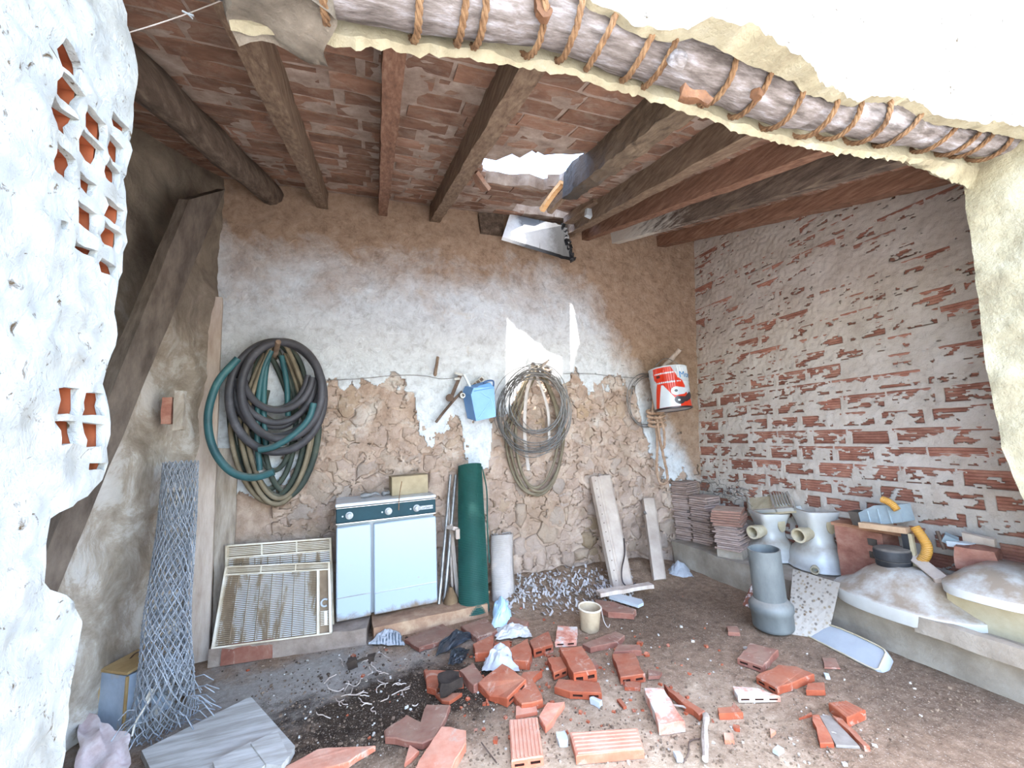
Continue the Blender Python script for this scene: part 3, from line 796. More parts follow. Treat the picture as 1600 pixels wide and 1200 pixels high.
# ---- plinth under cooker and grilles
pl = thing('plinth', 'low dirty plinth carrying the white cooker and the slatted grilles', 'plinth', (-.2,3.4,0))
p1, p2, p3 = PZ((332,1040)), PZ((578,1004)), PZ((760,962))
def seg(p, q, h, dpt, seed):
    return MB().gbox(((q-p).length, dpt, h+.03), frame(V(((p.x+q.x)/2, (p.y+q.y)/2+dpt/2-.01, (h-.03)/2)), (q-p), None, (0,0,1)), (20,8,3), .008, 8, seed)
part(pl, 'kerb', seg(p1, p2, .10, .45, 1), mat('dirty_kerb', [(.2,'5b4c40'),(.5,'85756a'),(.8,'a99a8c')], 6, .9, .7, 25, world=True))
part(pl, 'slab', seg(p2+V((.01,.02,0)), p3, .085, .40, 2), mat('brown_slab', [(.2,'6b4a3a'),(.5,'9b7a62'),(.8,'cbb090')], 6, .9, .5, 25, world=True))

# ---- cooker
k0, k1 = PZ((524,972),.115), PZ((683,940),.115)
ang = atan2(k1.y-k0.y, k1.x-k0.x); CW = (k1-k0).length
CH = PY((525,786), k0.y).z-.115+.0
ck = thing('gas_cooker', 'white enamel gas cooker with a dark teal control panel, standing on the plinth', 'cooker', ((k0.x+k1.x)/2, (k0.y+k1.y)/2, .10), rz=ang)
M_TEAL = mat('teal_panel', [(.3,'113039'),(.7,'183e48')], 5, .5, .03, 20, spec=.2)
def m_white_dirty():
    t = NT('white_enamel_dirty'); co = t.n('TexCoord').outputs['Object']; s = t.n('SeparateXYZ'); t.l(co, s.inputs[0])
    n = t.noise(co, 8, 8, .75, .5)
    f = t.math('SUBTRACT', t.math('ADD', .055, t.math('MULTIPLY', t.math('SUBTRACT', n, .5), .18)), s.outputs[2])
    c = t.mix(t.math('MULTIPLY', f, 22., True), 'a3b1be', '7d6c5c')
    sp = t.ramp(t.noise(co, 26, 4, .6), [(.70,'000000'),(.76,'ffffff')])
    return t.fin(t.mix(sp, c, 'a89a86'), .3, 0, .5)
M_WD = m_white_dirty()
CD = .44; x0 = -CW/2; xs = x0+CW*.345
top = CH
part(ck, 'body', MB().box((CW-.01, CD-.04, top-.02), T(0, CD/2+.02, (top-.02)/2+.012), .006), M_WHITE, local=True)
d1 = part(ck, 'door', MB().box((xs-x0-.012, .03, top-.17), T((x0+xs)/2-.003, .004, (top-.17)/2+.012), .008), M_WD, True, True, label='narrow white door of the gas bottle compartment')
part(d1, 'crease', MB().box((xs-x0-.02, .004, .006), T((x0+xs)/2-.003, -.012, .17), .001), mat('seam', [(.4,'8f8d8a'),(.6,'a5a3a0')]), local=True)
d2 = part(ck, 'door', MB().box((-x0-xs-.006, .034, top-.17), T((xs-x0)/2+.006, .002, (top-.17)/2+.012), .008), M_WD, True, True, label='wide white oven door')
part(d2, 'drawer_edge', MB().box((-x0-xs-.016, .012, .010), T((xs-x0)/2+.006, -.016, .165), .004), M_WHITE, local=True)
cp = part(ck, 'control_panel', MB().box((CW, .06, .105), T(0, .0, top-.075), .006), M_TEAL, False, True)
part(ck, 'trim_strip', MB().box((CW, .066, .008), T(0, -.003, top-.130), .002).box((CW, .066, .006), T(0, -.003, top-.022), .002), mat('chrome', [(.4,'b5b8ba'),(.6,'d5d8da')], 5, .2, 0, metal=.9), False, True)
for i, fx in enumerate((-.32, .06, .35)):
    kb = MB().lathe([(.026,0),(.026,.006),(.018,.008),(.017,.024),(.012,.027),(0,.027)], 20, T(fx*CW+.02-.06, -.03, top-.078)@RX(pi/2))
    kk = part(ck, 'knob', kb, mat('knob_grey', [(.4,'8d8f90'),(.6,'b0b2b3')], 5, .35, 0, spec=.5), True, True)
    part(kk, 'pointer', MB().box((.005,.006,.03), T(fx*CW-.04, -.056, top-.078)), M_WHITE, local=True)
    part(ck, 'indicator', MB().lathe([(.006,0),(.006,.004),(0,.005)], 12, T(fx*CW-.04-.045, -.03, top-.080)@RX(pi/2)), M_WHITE, True, True)
npl = part(ck, 'nameplate', MB().box((.105,.005,.028), T(CW/2-.075, -.032, top-.080), .002), M_WHITE, False, True)
def text_mesh(txt, size, mt, name, ext=.0008):
    c = bpy.data.curves.new(name, 'FONT'); c.body = txt; c.size = size; c.extrude = ext; c.align_x = 'CENTER'; c.align_y = 'CENTER'
    o = bpy.data.objects.new(name, c); COL.objects.link(o); bpy.context.view_layer.update()
    me = bpy.data.meshes.new_from_object(o.evaluated_get(bpy.context.evaluated_depsgraph_get()))
    bpy.data.objects.remove(o); me.materials.clear(); me.materials.append(mt); me.name = name; return me
M_INK = mat('black_ink', [(.4,'1b1d20'),(.6,'26282c')], 5, .5, 0)
tx = text_mesh('Corberó', .029, M_INK, 'lettering'); tx.transform(T(CW/2-.075, -.0355, top-.080)@RX(pi/2))
link('lettering', tx, npl)
lid = part(ck, 'lid', MB().box((CW+.01, CD+.02, .022), T(0, CD/2-.02, top-.004), .006), mat('lid_white', [(.3,'c9d2da'),(.7,'e6ecf0')], 5, .3, .05, 20, spec=.5, dust='8f8170', dustamt=.35), False, True)
part(ck, 'foot', MB().box((CW-.06, CD-.1, .014), T(0, CD/2+.02, .006)), M_DARKR, local=True)
ctop = .10+top+.007
# box and odds on the cooker
bl = PY((610,766), k0.y+.16); br = PY((668,764), k0.y+.20); bl.z = br.z = ctop
F = frame(V(((bl.x+br.x)/2, (bl.y+br.y)/2+.07, ctop)), (br-bl), None, (0,0,1))
bw = (br-bl).length; bh = .145
M_CARD = mat('old_cardboard', [(.3,'8d7d63'),(.6,'a8977a'),(.8,'b8a888')], 6, .85, .2, 30)
cb = thing('cardboard_box', 'small tan cardboard box on top of the white cooker', 'box', (F.translation.x, F.translation.y, ctop))
part(cb, 'carton', MB().box((bw*.98, .13, bh), F@T(0,0,bh/2), .003), M_CARD)
part(cb, 'flap', MB().box((bw, .133, .004), F@T(0,-.001,bh+.002)@RX(R(1.5)), .001), M_CARD)
q = PY((574,764), k0.y+.2); q.z = ctop
tp = thing('brass_tap', 'small dusty grey tap lying on the cooker left of the cardboard box', 'tap', (q.x,q.y,ctop))
M_ZINC = mat('dusty_zinc', [(.3,'6d6b6a'),(.7,'9a9896')], 10, .6, .3, 60, metal=.3)
part(tp, 'valve_body', MB().tube([q+V((-.05,0,.018)), q+V((-.02,.0,.02)), q+V((.03,.01,.022))], [.016,.02,.014], 12), M_ZINC, True)
part(tp, 'spout', MB().tube(smooth_path([q+V((.03,.01,.022)), q+V((.06,.01,.03)), q+V((.085,.015,.018))], 5), .011, 10), M_ZINC, True)
q = PY((597,764), k0.y+.2); q.z = ctop
solo('pipe_fitting', 'stubby grey pipe fitting between the tap and the cardboard box on the cooker', 'fitting', MB().lathe([(.014,0),(.018,.004),(.018,.02),(.013,.024),(.013,.045),(.017,.048),(.017,.06),(0,.06)], 14, T(q.x+.0,q.y+.01,ctop+.018)@RZ(.5)@RY(R(85))), M_ZINC, True)
cord = MB().tube(smooth_path([PY((628,756),k0.y-.02)+V((0,-.005,.02)), PY((624,775),k0.y-.045), PY((623,797),k0.y-.045)], 5), .003, 6)
solo('string', 'pale string hanging over the front of the cooker panel under the box', 'string', cord, M_ROPE, True)

# ---- two slatted grilles leaning left of the cooker
M_GRILLE = mat('dirty_white_grille', [(.25,'a3927c'),(.45,'c2b39c'),(.6,'d8cfc0'),(.8,'e4dfd5')], 5, .6, .15, 30, world=True)
def m_slat():
    t = NT('grimy_slats'); P = t.coord(True)
    c = t.ramp(t.noise(t.coord(True,(3.2,1,.5)), 2.6, 7, .7, .4), [(.38,'86705a'),(.46,'a08a70'),(.51,'d5d3cf'),(.8,'e2e3e4')])
    return t.fin(c, .6, 0, .3)
M_SLAT = m_slat()
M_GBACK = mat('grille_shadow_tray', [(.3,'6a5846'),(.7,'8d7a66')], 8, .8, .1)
def grille(label, BL, BR, TR, TL, upper, cols, right, loc):
    BL, BR, TR, TL = map(V, (BL, BR, TR, TL)); nrm = (BR-BL).cross(TL-BL).normalized()
    if nrm.y > 0: nrm = -nrm
    P = lambda u, v, w_=0.: BL.lerp(BR, u).lerp(TL.lerp(TR, u), v)+nrm*w_
    g = thing('slatted_grille', label, 'grille', loc)
    def bar(mb, u0, v0, u1, v1, w0, w1):
        vs = [P(u, v, w_) for w_ in (w0, w1) for u, v in ((u0,v0),(u1,v0),(u1,v1),(u0,v1))]
        mb.add(vs, [(3,2,1,0),(4,5,6,7),(0,1,5,4),(1,2,6,5),(2,3,7,6),(3,0,4,7)])
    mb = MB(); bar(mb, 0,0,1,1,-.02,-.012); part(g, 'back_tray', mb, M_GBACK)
    mb = MB()
    for a in ((0,0,1,.02),(0,.98,1,1),(0,0,.02,1),(.98,0,1,1),(0,upper-.02,1,upper)): bar(mb, *a, -.012, .012)
    if right < 1: bar(mb, right-.01, 0, right+.01, upper, -.012, .012)
    part(g, 'frame', mb, M_GRILLE)
    mb = MB(); n = 36
    for i in range(n):
        v = .035+(upper-.07)*i/(n-1); bar(mb, .03, v, right-.02, v+.009, -.006, .006)
    part(g, 'slats', mb, M_SLAT, kind='stuff')
    for i in range(cols-1):
        mb = MB(); u = .03+(right-.05)*(i+1)/cols; bar(mb, u-.003, .03, u+.003, upper-.03, -.004, .009); part(g, 'divider', mb, M_GBACK)
    mb = MB(); n = 5
    for i in range(n):
        v = upper+.015+(.96-upper)*i/n; bar(mb, .025, v, .975, v+(.96-upper)/n*.5, -.006, .004)
    part(g, 'top_louvre', mb, M_GRILLE)
    for u in (.33,.66):
        mb = MB(); bar(mb, u-.004, upper, u+.004, .98, -.006, .009); part(g, 'louvre_rib', mb, M_GRILLE)
    if right < 1:
        mb = MB()
        for i in range(9): v = .12+.18*i/8; bar(mb, right+.02, v, .97, v+.010, -.008, .003)
        part(g, 'side_louvre', mb, M_GRILLE)
        mb = MB(); bar(mb, right+.055, .12, .96, .31, -.002, .008); part(g, 'side_plate', mb, M_GRILLE)
        c = P((right+1)/2, .42, .004); ex = (BR-BL).normalized(); ey = (TL-BL).normalized()
        ps = [c+ex*(.022*cos(a))+ey*(.022*sin(a)) for a in [R(50+260*k/20) for k in range(21)]]
        part(g, 'ring_handle', MB().tube(ps, .006, 8), M_WHITE, True)
    return g
gz = .10
b0, b1 = PZ((331,1014),gz+.0), PZ((519,990),gz+.0)
t1, t0 = PY((516,878), b1.y+.19), PY((353,885), b0.y+.16)
grille('front slatted white grille panel caked with brown dirt, leaning left of the cooker', b0, b1, t1, t0, .90, 8, .88, (b0.lerp(b1,.5).x, b0.y, gz))
u0, u1 = b0+V((.03,.17,.0)), b1+V((0,.15,.0))
t1, t0 = PY((518,840), u1.y+.14), PY((353,852), u0.y+.12)
grille('rear slatted white grille panel standing behind the front one', u0, u1, t1, t0, .86, 8, 1.0, (u0.lerp(u1,.5).x, u0.y, gz))

# ---- rods, stick, green mesh roll and pale mesh roll right of the cooker
def rod(px0, y0, px1, y1, r, name, label, cat, mt, n=10, taper=1., group=None):
    a = PZ(px0, r) if y0 is None else PY(px0, y0); b = PY(px1, y1)
    return solo(name, label, cat, MB().tube([a.lerp(b, k/6) for k in range(7)], [r*(1+(taper-1)*k/6) for k in range(7)], n).jit(.003, 9, px0[0]), mt, True, group)
rod((686,944), 3.36, (704,742), YB-.05, .012, 'metal_rod', 'thin steel rod leaning on the wall just right of the cooker', 'rod', M_STEEL)
rod((694,946), 3.40, (712,742), YB-.04, .014, 'metal_pipe', 'grey metal pipe leaning beside the thin rod, nearer the green roll', 'pipe', M_STEEL)
rod((708,948), 3.42, (700,770), YB-.04, .010, 'wooden_stick', 'thin wooden stick crossing behind the metal pipes by the cooker', 'stick', M_PLANK)
a = thing('wooden_bracket', 'pale wooden bracket with a nailed arm between the pipes and the green roll', 'bracket', PZ((708,950),0))
part(a, 'post', MB().gbox((.03,.03,.62), frame(PY((710,880),3.5), (1,0,.05), None, (.0,.15,1)), (2,2,10), .003), M_PLANK)
part(a, 'arm', MB().gbox((.075,.09,.03), T(*PY((708,826),3.46))@RZ(.5)@RY(.45), (4,3,2), .003), M_PLANK)
part(a, 'crosspiece', MB().gbox((.03,.09,.075), T(*PY((714,833),3.43)), (2,3,3), .002), M_PLANK)
solo('dirty_sack', 'crumpled brown sack at the foot of the sticks left of the green roll', 'sack', MB().lathe([(.05,0),(.065,.05),(.05,.12),(.03,.17),(.02,.2),(0,.2)], 16, T(*PZ((705,960),.0))).jit(.02, 14, 2), mat('brown_cloth', [(.3,'5f4a36'),(.7,'8a7256')], 8, .95, .6, 40), True, angle=80)

def mesh_roll(name, label, base, topp, r0, r1, mt, cell, turns, flat_top=True, wire=.0022, nring=None):
    """a roll of welded mesh: rings and verticals as real wires round a dark core"""
    base, topp = V(base), V(topp); ax = topp-base; L = ax.length; F = frame(base, ax, (1,0,0) if abs(ax.normalized().x) < .9 else (0,1,0))
    g = thing(name, label, 'mesh roll', base)
    # spiral sheet, solid inner body
    mb = MB(); N = 40
    prof = [(lerp([(0,r0),(1,r1)], k/10)*.94, L*k/10) for k in range(11)]
    vs = []; fs = []
    return g, F, L
gb, gt = PZ((741,958),.0), PY((734,727), YB-.12)
g = thing('green_mesh_roll', 'tall dark green roll of plastic mesh leaning on the stone wall', 'mesh roll', gb)
ax = gt-gb; L = ax.length; F = frame(gb, (1,0,0), None, ax)
F = Matrix(((F[0][0],F[0][1],ax.normalized().x,gb.x),(F[1][0],F[1][1],ax.normalized().y,gb.y),(F[2][0],F[2][1],ax.normalized().z,gb.z),(0,0,0,1)))
M_GREEN = mat('green_plastic', [(.3,'17403a'),(.7,'245a51')], 6, .5, .1, 40, spec=.4, dust='6f8880', dustamt=.25)
M_GREEND = mat('green_plastic_inner', [(.3,'123a33'),(.7,'1d5146')], 6, .6, .1, 40)
rA, rB = .118, .098
rad = lambda t, a: (rA+(rB-rA)*t)*(1+.03*sin(2*a+3*t)+.02*nz(t*3, a))
def spiral(nz_, na, sc):
    return lambda u, v: F@V((rad(v, u*2*pi)*sc*cos(u*2*pi*1), rad(v, u*2*pi)*sc*sin(u*2*pi), L*v))
part(g, 'rolled_sheet', MB().grid(spiral(0,0,.965), 40, 30), M_GREEND, True)
mb = MB()
for k in range(4):     # the wound layers seen at the top end
    ps = [F@V(((rB*(.92-.17*k)-.012*i/30)*cos(2*pi*i/30), (rB*(.92-.17*k)-.012*i/30)*sin(2*pi*i/30), L-.004)) for i in range(31)]
    mb.tube(ps, .004, 5)
part(g, 'end_winding', mb, M_GREEN, True)
mb = MB()
for k in range(92):
    t = (k+.5)/92; mb.tube([F@V((rad(t, 2*pi*i/36)*cos(2*pi*i/36), rad(t, 2*pi*i/36)*sin(2*pi*i/36), L*t)) for i in range(36)], .0024, 4, closed=True)
part(g, 'mesh_ring', mb, M_GREEN, True, kind='stuff')
mb = MB()
for k in range(64):
    a_ = 2*pi*k/64; mb.tube([F@V((rad(i/12, a_)*cos(a_), rad(i/12, a_)*sin(a_), L*i/12)) for i in range(13)], .0022, 4)
part(g, 'mesh_strand', mb, M_GREEN, True, kind='stuff')
# loose edge of the roll
part(g, 'loose_edge', MB().tube(smooth_path([F@V((.10,-.03,L*.98)), F@V((.135,-.03,L*.8)), F@V((.125,-.04,L*.55)), F@V((.128,-.04,L*.3))], 6), .006, 6), M_GREEND, True)
pb, pt = PZ((786,936),.02), PY((784,834), YB-.06)
ax2 = (pt-pb); F2 = frame(pb, (1,0,0), None, ax2); F2 = Matrix(((1,0,ax2.x/ax2.length,pb.x),(0,1,ax2.y/ax2.length,pb.y),(0,0,ax2.z/ax2.length,pb.z),(0,0,0,1)))
g = thing('pale_mesh_roll', 'short dusty pale roll of fine mesh right of the green roll', 'mesh roll', pb)
M_PALE = mat('pale_mesh', [(.3,'9c928a'),(.6,'b9b0aa'),(.8,'cfc9c6')], 6, .7, .3, 90, dust='b8aca0')
part(g, 'rolled_sheet', MB().grid(lambda u, v: F2@V(((.095+.006*sin(9*u+5*v))*cos(2*pi*u), (.08+.006*sin(9*u))*sin(2*pi*u), ax2.length*v)), 36, 20), M_PALE, True)
mb = MB()
for k in range(34):
    t = (k+.5)/34; mb.tube([F2@V(((.099+.006*sin(9*i/30+5*t))*cos(2*pi*i/30), .085*sin(2*pi*i/30), ax2.length*t)) for i in range(30)], .0016, 4, closed=True)
part(g, 'mesh_ring', mb, M_PALE, True, kind='stuff')
part(g, 'end_cap', MB().tube([F2@V((.075*cos(2*pi*i/30), .06*sin(2*pi*i/30), ax2.length-.003)) for i in range(30)], .006, 5, closed=True).tube([F2@V((.05*cos(2*pi*i/30), .04*sin(2*pi*i/30), ax2.length-.006)) for i in range(30)], .005, 5, closed=True), M_PALE, True)

# ---- hose coil
def wl(p, off): return PY(p, YB-.045-off)
def loop(cx, cy, rx, ry, off, a0=0, a1=360, tilt=0., n=40, sq=0., droop=0.):
    out = []
    for k in range(n+1):
        a = R(a0+(a1-a0)*k/n); x = rx*cos(a); y = ry*sin(a)
        if y > 0: x *= 1-sq*(y/ry)
        else: x *= 1-droop*(-y/ry)
        out.append(wl((cx+x*cos(tilt)-y*sin(tilt), cy+x*sin(tilt)+y*cos(tilt)), off+.012*sin(a*1.3+cx)))
    return out
M_HGREY = mat('grey_hose', [(.3,'2e2d31'),(.6,'47464b'),(.8,'69686e')], 5, .55, .15, 30, spec=.4, dust='8d8478', dustamt=.3, world=True)
M_HTEAL = mat('teal_hose', [(.3,'21454b'),(.6,'305c60'),(.8,'4c7675')], 5, .5, .15, 30, spec=.4, dust='8d8a7c', dustamt=.4, world=True)
M_HDARK = mat('dark_hose', [(.3,'28302f'),(.6,'40483f'),(.8,'6a6654')], 5, .65, .2, 30, dust='8d8270', dustamt=.5, world=True)
M_HBEI = mat('beige_hose', [(.3,'594f3e'),(.6,'7a6f5c'),(.8,'9b917f')], 5, .6, .2, 30, dust='a89a86', dustamt=.4, world=True)
hc = thing('hose_coil', 'big tangled coil of grey and teal hoses hung on a wooden peg', 'hose', wl((425,780),.1))
def hose(mt, r, *lps, **kw):
    mb = MB()
    for l in lps: mb.tube(smooth_path(l, 2), r, 10)
    part(hc, 'hose', mb, mt, True, **kw)
hose(M_HGREY, .030, loop(432,620,74,86,.16), loop(440,610,63,76,.21,-95,268), label='thick grey hose in round loops')
hose(M_HGREY, .024, loop(434,585,54,56,.19,5,178), loop(432,592,60,68,.15,0,180), loop(432,602,66,78,.12,-40,200))
hose(M_HGREY, .022, loop(433,595,50,72,.10,0,180), loop(430,575,52,64,.17,10,170))
hose(M_HTEAL, .026, smooth_path([wl(p, .32) for p in ((372,560),(340,598),(325,650),(333,700),(360,736),(395,746),(428,737))], 4), label='teal hose swinging out to the left')
hose(M_HTEAL, .024, smooth_path([wl(p, .24) for p in ((404,703),(430,697),(460,678),(482,655),(490,630))], 4), label='bright teal hose end across the loops')
hose(M_HTEAL, .020, smooth_path([wl(p, .13) for p in ((424,548),(412,575),(404,620),(402,680),(406,735))], 4), smooth_path([wl(p, .12) for p in ((420,552),(414,590),(412,640),(416,700))], 4), smooth_path([wl(p, .10) for p in ((440,556),(448,600),(450,650))], 4))
hose(M_HDARK, .024, loop(428,665,50,112,.05,-60,240,0,50,.1,.35), loop(440,668,58,110,.08,-70,200,0,50,.1,.4), label='dark flattened hose hanging low')
hose(M_HDARK, .020, loop(425,650,66,125,.02,-40,230,0,50,.1,.3), loop(418,660,44,104,.03,-80,260,0,50,.0,.5), loop(446,650,36,118,.04,-80,200,0,50,.0,.5))
hose(M_HDARK, .019, loop(430,590,30,52,.05), loop(436,600,40,60,.06), loop(428,640,36,95,.04,0,360,0,50,.1,.5))
hose(M_HBEI, .017, loop(432,662,58,126,.10,-60,240,0,50,.15,.45), loop(436,655,52,124,.12,-70,250,0,50,.1,.5), loop(426,668,66,118,.06,-50,200,0,50,.1,.4), label='thin beige hose hanging lowest')
hose(M_HBEI, .014, smooth_path([wl(p, .08) for p in ((445,552),(456,580),(466,612),(470,640))], 4), smooth_path([wl(p, .09) for p in ((418,552),(400,585),(390,620),(388,660))], 4))
def peg(px0, px1, r, out, name, label, mt, sd=0):
    a = PY(px0, YB+.03); b = PY(px1, YB-out)
    pts = [a.lerp(b, k/8)+V((.003*nz(k, sd), 0, .003*nz(k, sd+4))) for k in range(9)]
    return solo(name, label, 'peg', MB().tube(pts, [r*(1.05-.25*k/8) for k in range(9)], 10).jit(.004, 20, sd), mt, True)
M_PEG = mat('peg_wood', [(.3,'5f4a3c'),(.6,'85705f'),(.8,'a8978a')], 8, .85, .5, 30)
peg((426,566), (435,534), .024, .30, 'wooden_peg', 'short wooden peg in the wall carrying the big hose coil', M_PEG, 1)
peg((678,596), (684,558), .017, .16, 'wooden_peg', 'bare wooden peg sticking out of the white plaster above the cooker', M_PEG, 2)
peg((824,592), (856,564), .014, .22, 'wooden_peg', 'pale peg carrying the wire coil and beige hose near the middle', M_PLANK, 3)
# stick with rope, paint bucket and wire near the right corner
stk = [PY(p, y) for p, y in (((1008,592),YB+.02),((1026,582),YB-.10),((1044,566),YB-.2),((1062,546),YB-.30))]
sb = thing('branch_peg', 'crooked branch stuck in the wall near the right corner, holding the paint bucket', 'peg', stk[0])
part(sb, 'branch', MB().tube(smooth_path(stk, 6), .024, 10).jit(.006, 16, 2), M_PLANK, True)
part(sb, 'twig', MB().tube([stk[3]-V((.02,0,.01)), stk[3]+V((.04,-.02,.0))], [.009,.005], 6), M_PEG, True)

# ---- wire coil and beige hose loop in the middle
wc = thing('beige_hose_coil', 'long hanging loops of beige hose under the grey wire coil', 'hose', wl((838,775),.05))
for i, (cx, cy, rx, ry, off) in enumerate(((838,676,42,98,.03),(842,676,38,92,.05),(836,672,46,100,.02),(840,668,34,94,.06))):
    part(wc, 'hose', MB().tube(smooth_path(loop(cx, cy, rx, ry, off, 0, 360, .02*(i-1), 44, .02, .55), 2), .012, 8, closed=False), M_HBEI, True)
part(wc, 'ribbon', MB().tube(smooth_path([wl(p, .08) for p in ((832,585),(822,620),(820,680),(826,735))], 5), .016, 8, flat=.35).tube(smooth_path([wl(p, .07) for p in ((838,585),(856,640),(858,700))], 5), .014, 8, flat=.35), M_PALE, True)
wr = thing('wire_coil', 'round bundle of thin grey wire hung over the beige hose', 'wire', wl((835,700),.12))
rw_ = random.Random(12)
for k in range(22):
    big = k % 3 != 0
    cx, cy, rx, ry = (836+rw_.uniform(-5,5), 638+rw_.uniform(-6,10), 55+rw_.uniform(-9,6), 62+rw_.uniform(-10,8)) if big else (842+rw_.uniform(-6,6), 628+rw_.uniform(-6,6), 44+rw_.uniform(-9,8), 50+rw_.uniform(-7,5))
    l = loop(cx, cy, rx, ry, .10+rw_.uniform(-.02,.06), 0, 360, rw_.uniform(-.3,.3), 36)
    part(wr, 'strand', MB().tube(l[:-1], .0042 if k % 2 else .003, 5, closed=True), M_WIRE, True)
part(wr, 'wire_end', MB().tube(smooth_path([wl(p, .12) for p in ((826,580),(842,572),(858,562),(850,570),(838,578))], 5), .004, 5), M_WIRE, True)
wr = thing('wire_coil', 'small loose loop of dark wire left of the hanging rope', 'wire', wl((1000,665),.05))
for k in range(5):
    l = loop(1006+k*1.5, 624+k, 26+rw_.uniform(-4,3), 39+rw_.uniform(-4,3), .04+.01*k, 40, 325, .05*k-.1, 30)
    part(wr, 'strand', MB().tube(l, .0035, 5), M_WIRE, True)
solo('wall_wire', 'thin wire strung along the plaster left of the bare peg', 'wire', MB().tube(smooth_path([PY(p, YB-.05) for p in ((506,594),(560,592),(600,588),(640,586),(668,588),(690,592),(715,590))], 6), .0028, 5), M_WIRE, True)
solo('wall_wire', 'thin wire strung between the wire coil and the branch peg', 'wire', MB().tube(smooth_path([PY(p, YB-.05) for p in ((880,584),(920,584),(960,588),(1006,592))], 6), .0025, 5), M_WIRE, True)

# ---- tools hung between the bare peg and the blue can
tl = thing('rusty_hinge_bar', 'rusty bar with a round knuckle hung left of the blue jerrycan', 'tool', wl((690,655),.06))
part(tl, 'bar', MB().tube(smooth_path([wl(p, .06) for p in ((681,660),(694,643),(712,622),(722,612))], 4), .012, 8), M_RUST, True)
part(tl, 'flat_strap', MB().box((.03,.012,.24), frame(wl((712,604),.05), (1,0,-.45), None, (.42,0,1))), M_RUST)
part(tl, 'knuckle', MB().lathe([(.028,0),(.034,.01),(.034,.03),(.02,.035),(0,.035)], 14, T(*wl((702,622),.07))@RX(pi/2)), M_RUST, True)
part(tl, 'socket', MB().lathe([(.02,0),(.024,0),(.024,.06),(.014,.06),(.014,.02),(0,.02)], 14, T(*wl((721,619),.08))@RX(pi/2)), M_STEEL, True)
part(tl, 'top_bar', MB().box((.09,.014,.02), frame(wl((718,585),.05), (1,0,-.25), None, (0,0,1))).box((.05,.014,.02), frame(wl((714,592),.05), (1,0,.1), None, (0,0,1))), M_STEEL)
solo('white_lath', 'short white painted lath leaning down to the blue jerrycan', 'slat', MB().box((.022,.014,.21), frame(wl((733,601),.07), (1,0,.45), None, (-.44,0,1)), .002), M_WHITE)
q = thing('metal_plate', 'small slotted metal plate hung on the wall above the blue jerrycan', 'plate', wl((746,606),.05))
Fp = frame(wl((747,597),.05), (1,0,.75), None, (0,-1,0))
part(q, 'plate', MB().box((.135,.045,.006), Fp, .001), M_STEEL)
for k in (-.04,0,.04): part(q, 'slot', MB().box((.03,.03,.002), Fp@T(k,0,.0045)), M_RUST)
# ---- blue jerrycan
bc = thing('blue_jerrycan', 'light blue plastic jerrycan hanging tilted on the wall behind the wire coil', 'jerrycan', wl((757,655),.1))
M_BLUE = mat('sky_blue_plastic', [(.3,'4f86c4'),(.7,'6fa0d4')], 4, .4, .05, 30, spec=.5)
A, B = wl((744,658),.20), wl((775,651),.20); C_, D_ = wl((772,604),.20), wl((736,617),.20)
mb = MB(); back = V((-.04,.17,.035))
mb.prism([A, B, C_, wl((740,606),.20), D_], back); part(bc, 'can', mb, M_BLUE)
part(bc, 'shoulder', MB().prism([wl((740,612),.205), wl((772,606),.205), wl((766,598),.18), wl((748,603),.18)], back*.8), M_BLUE)
part(bc, 'handle', MB().tube(smooth_path([wl((757,606),.16), wl((757,597),.16), wl((770,595),.16), wl((771,604),.16)], 5), .008, 8), mat('dark_blue', [(.4,'35507a'),(.6,'456390')], 5, .5, 0), True)
part(bc, 'seam', MB().tube([wl((747,655),.202), wl((768,624),.202), wl((752,614),.202)], .002, 5).tube([wl((768,624),.202), wl((774,650),.202)], .002, 5), mat('pale_blue', [(.4,'93bfe8'),(.6,'a5cdf0')], 5, .5, 0), True)

# ---- paint bucket
c0 = PY((1052,640), YB-.32); c1 = PY((1054,581), YB-.32); BR_ = (PY((1080,610), YB-.32)-PY((1026,610), YB-.32)).length/2*.86
hb = (c1-c0).length+.03
pb_ = thing('paint_bucket', 'red and white metal paint bucket hanging from the branch peg', 'bucket', c0)
M_BW = mat('bucket_white', [(.3,'aeb3b8'),(.7,'c2c7cb')], 5, .3, .03, 20, spec=.5)
M_BR = mat('bucket_red', [(.3,'b5260f'),(.7,'c93a1c')], 5, .3, .03, 20, spec=.5)
M_BK = mat('bucket_black', [(.3,'1f1a1c'),(.7,'362c30')], 5, .35, 0, spec=.5)
Fb = T(*c0)@RZ(R(-34))@RY(R(-3))@RX(R(-4))
pr = [(BR_*.93,0),(BR_*.95,.004),(BR_*.97,.01),(BR_,hb*.58),(BR_*1.02,hb*.60),(BR_*1.02,hb*.62),(BR_,hb*.64),(BR_,hb*.8),(BR_*1.025,hb*.82),(BR_*1.025,hb*.84),(BR_,hb*.86),(BR_*.99,hb*.97),(BR_*1.02,hb*.985),(BR_*1.02,hb),(BR_*.97,hb),(BR_*.95,hb*.9),(BR_*.9,.012),(0,.012)]
part(pb_, 'shell', MB().lathe([(0,0)]+pr, 40, Fb), M_BW, True)
part(pb_, 'base_rim', MB().tube([Fb@V((BR_*.955*cos(2*pi*i/36), BR_*.955*sin(2*pi*i/36), .004)) for i in range(36)], .011, 6, closed=True), M_BK, True)
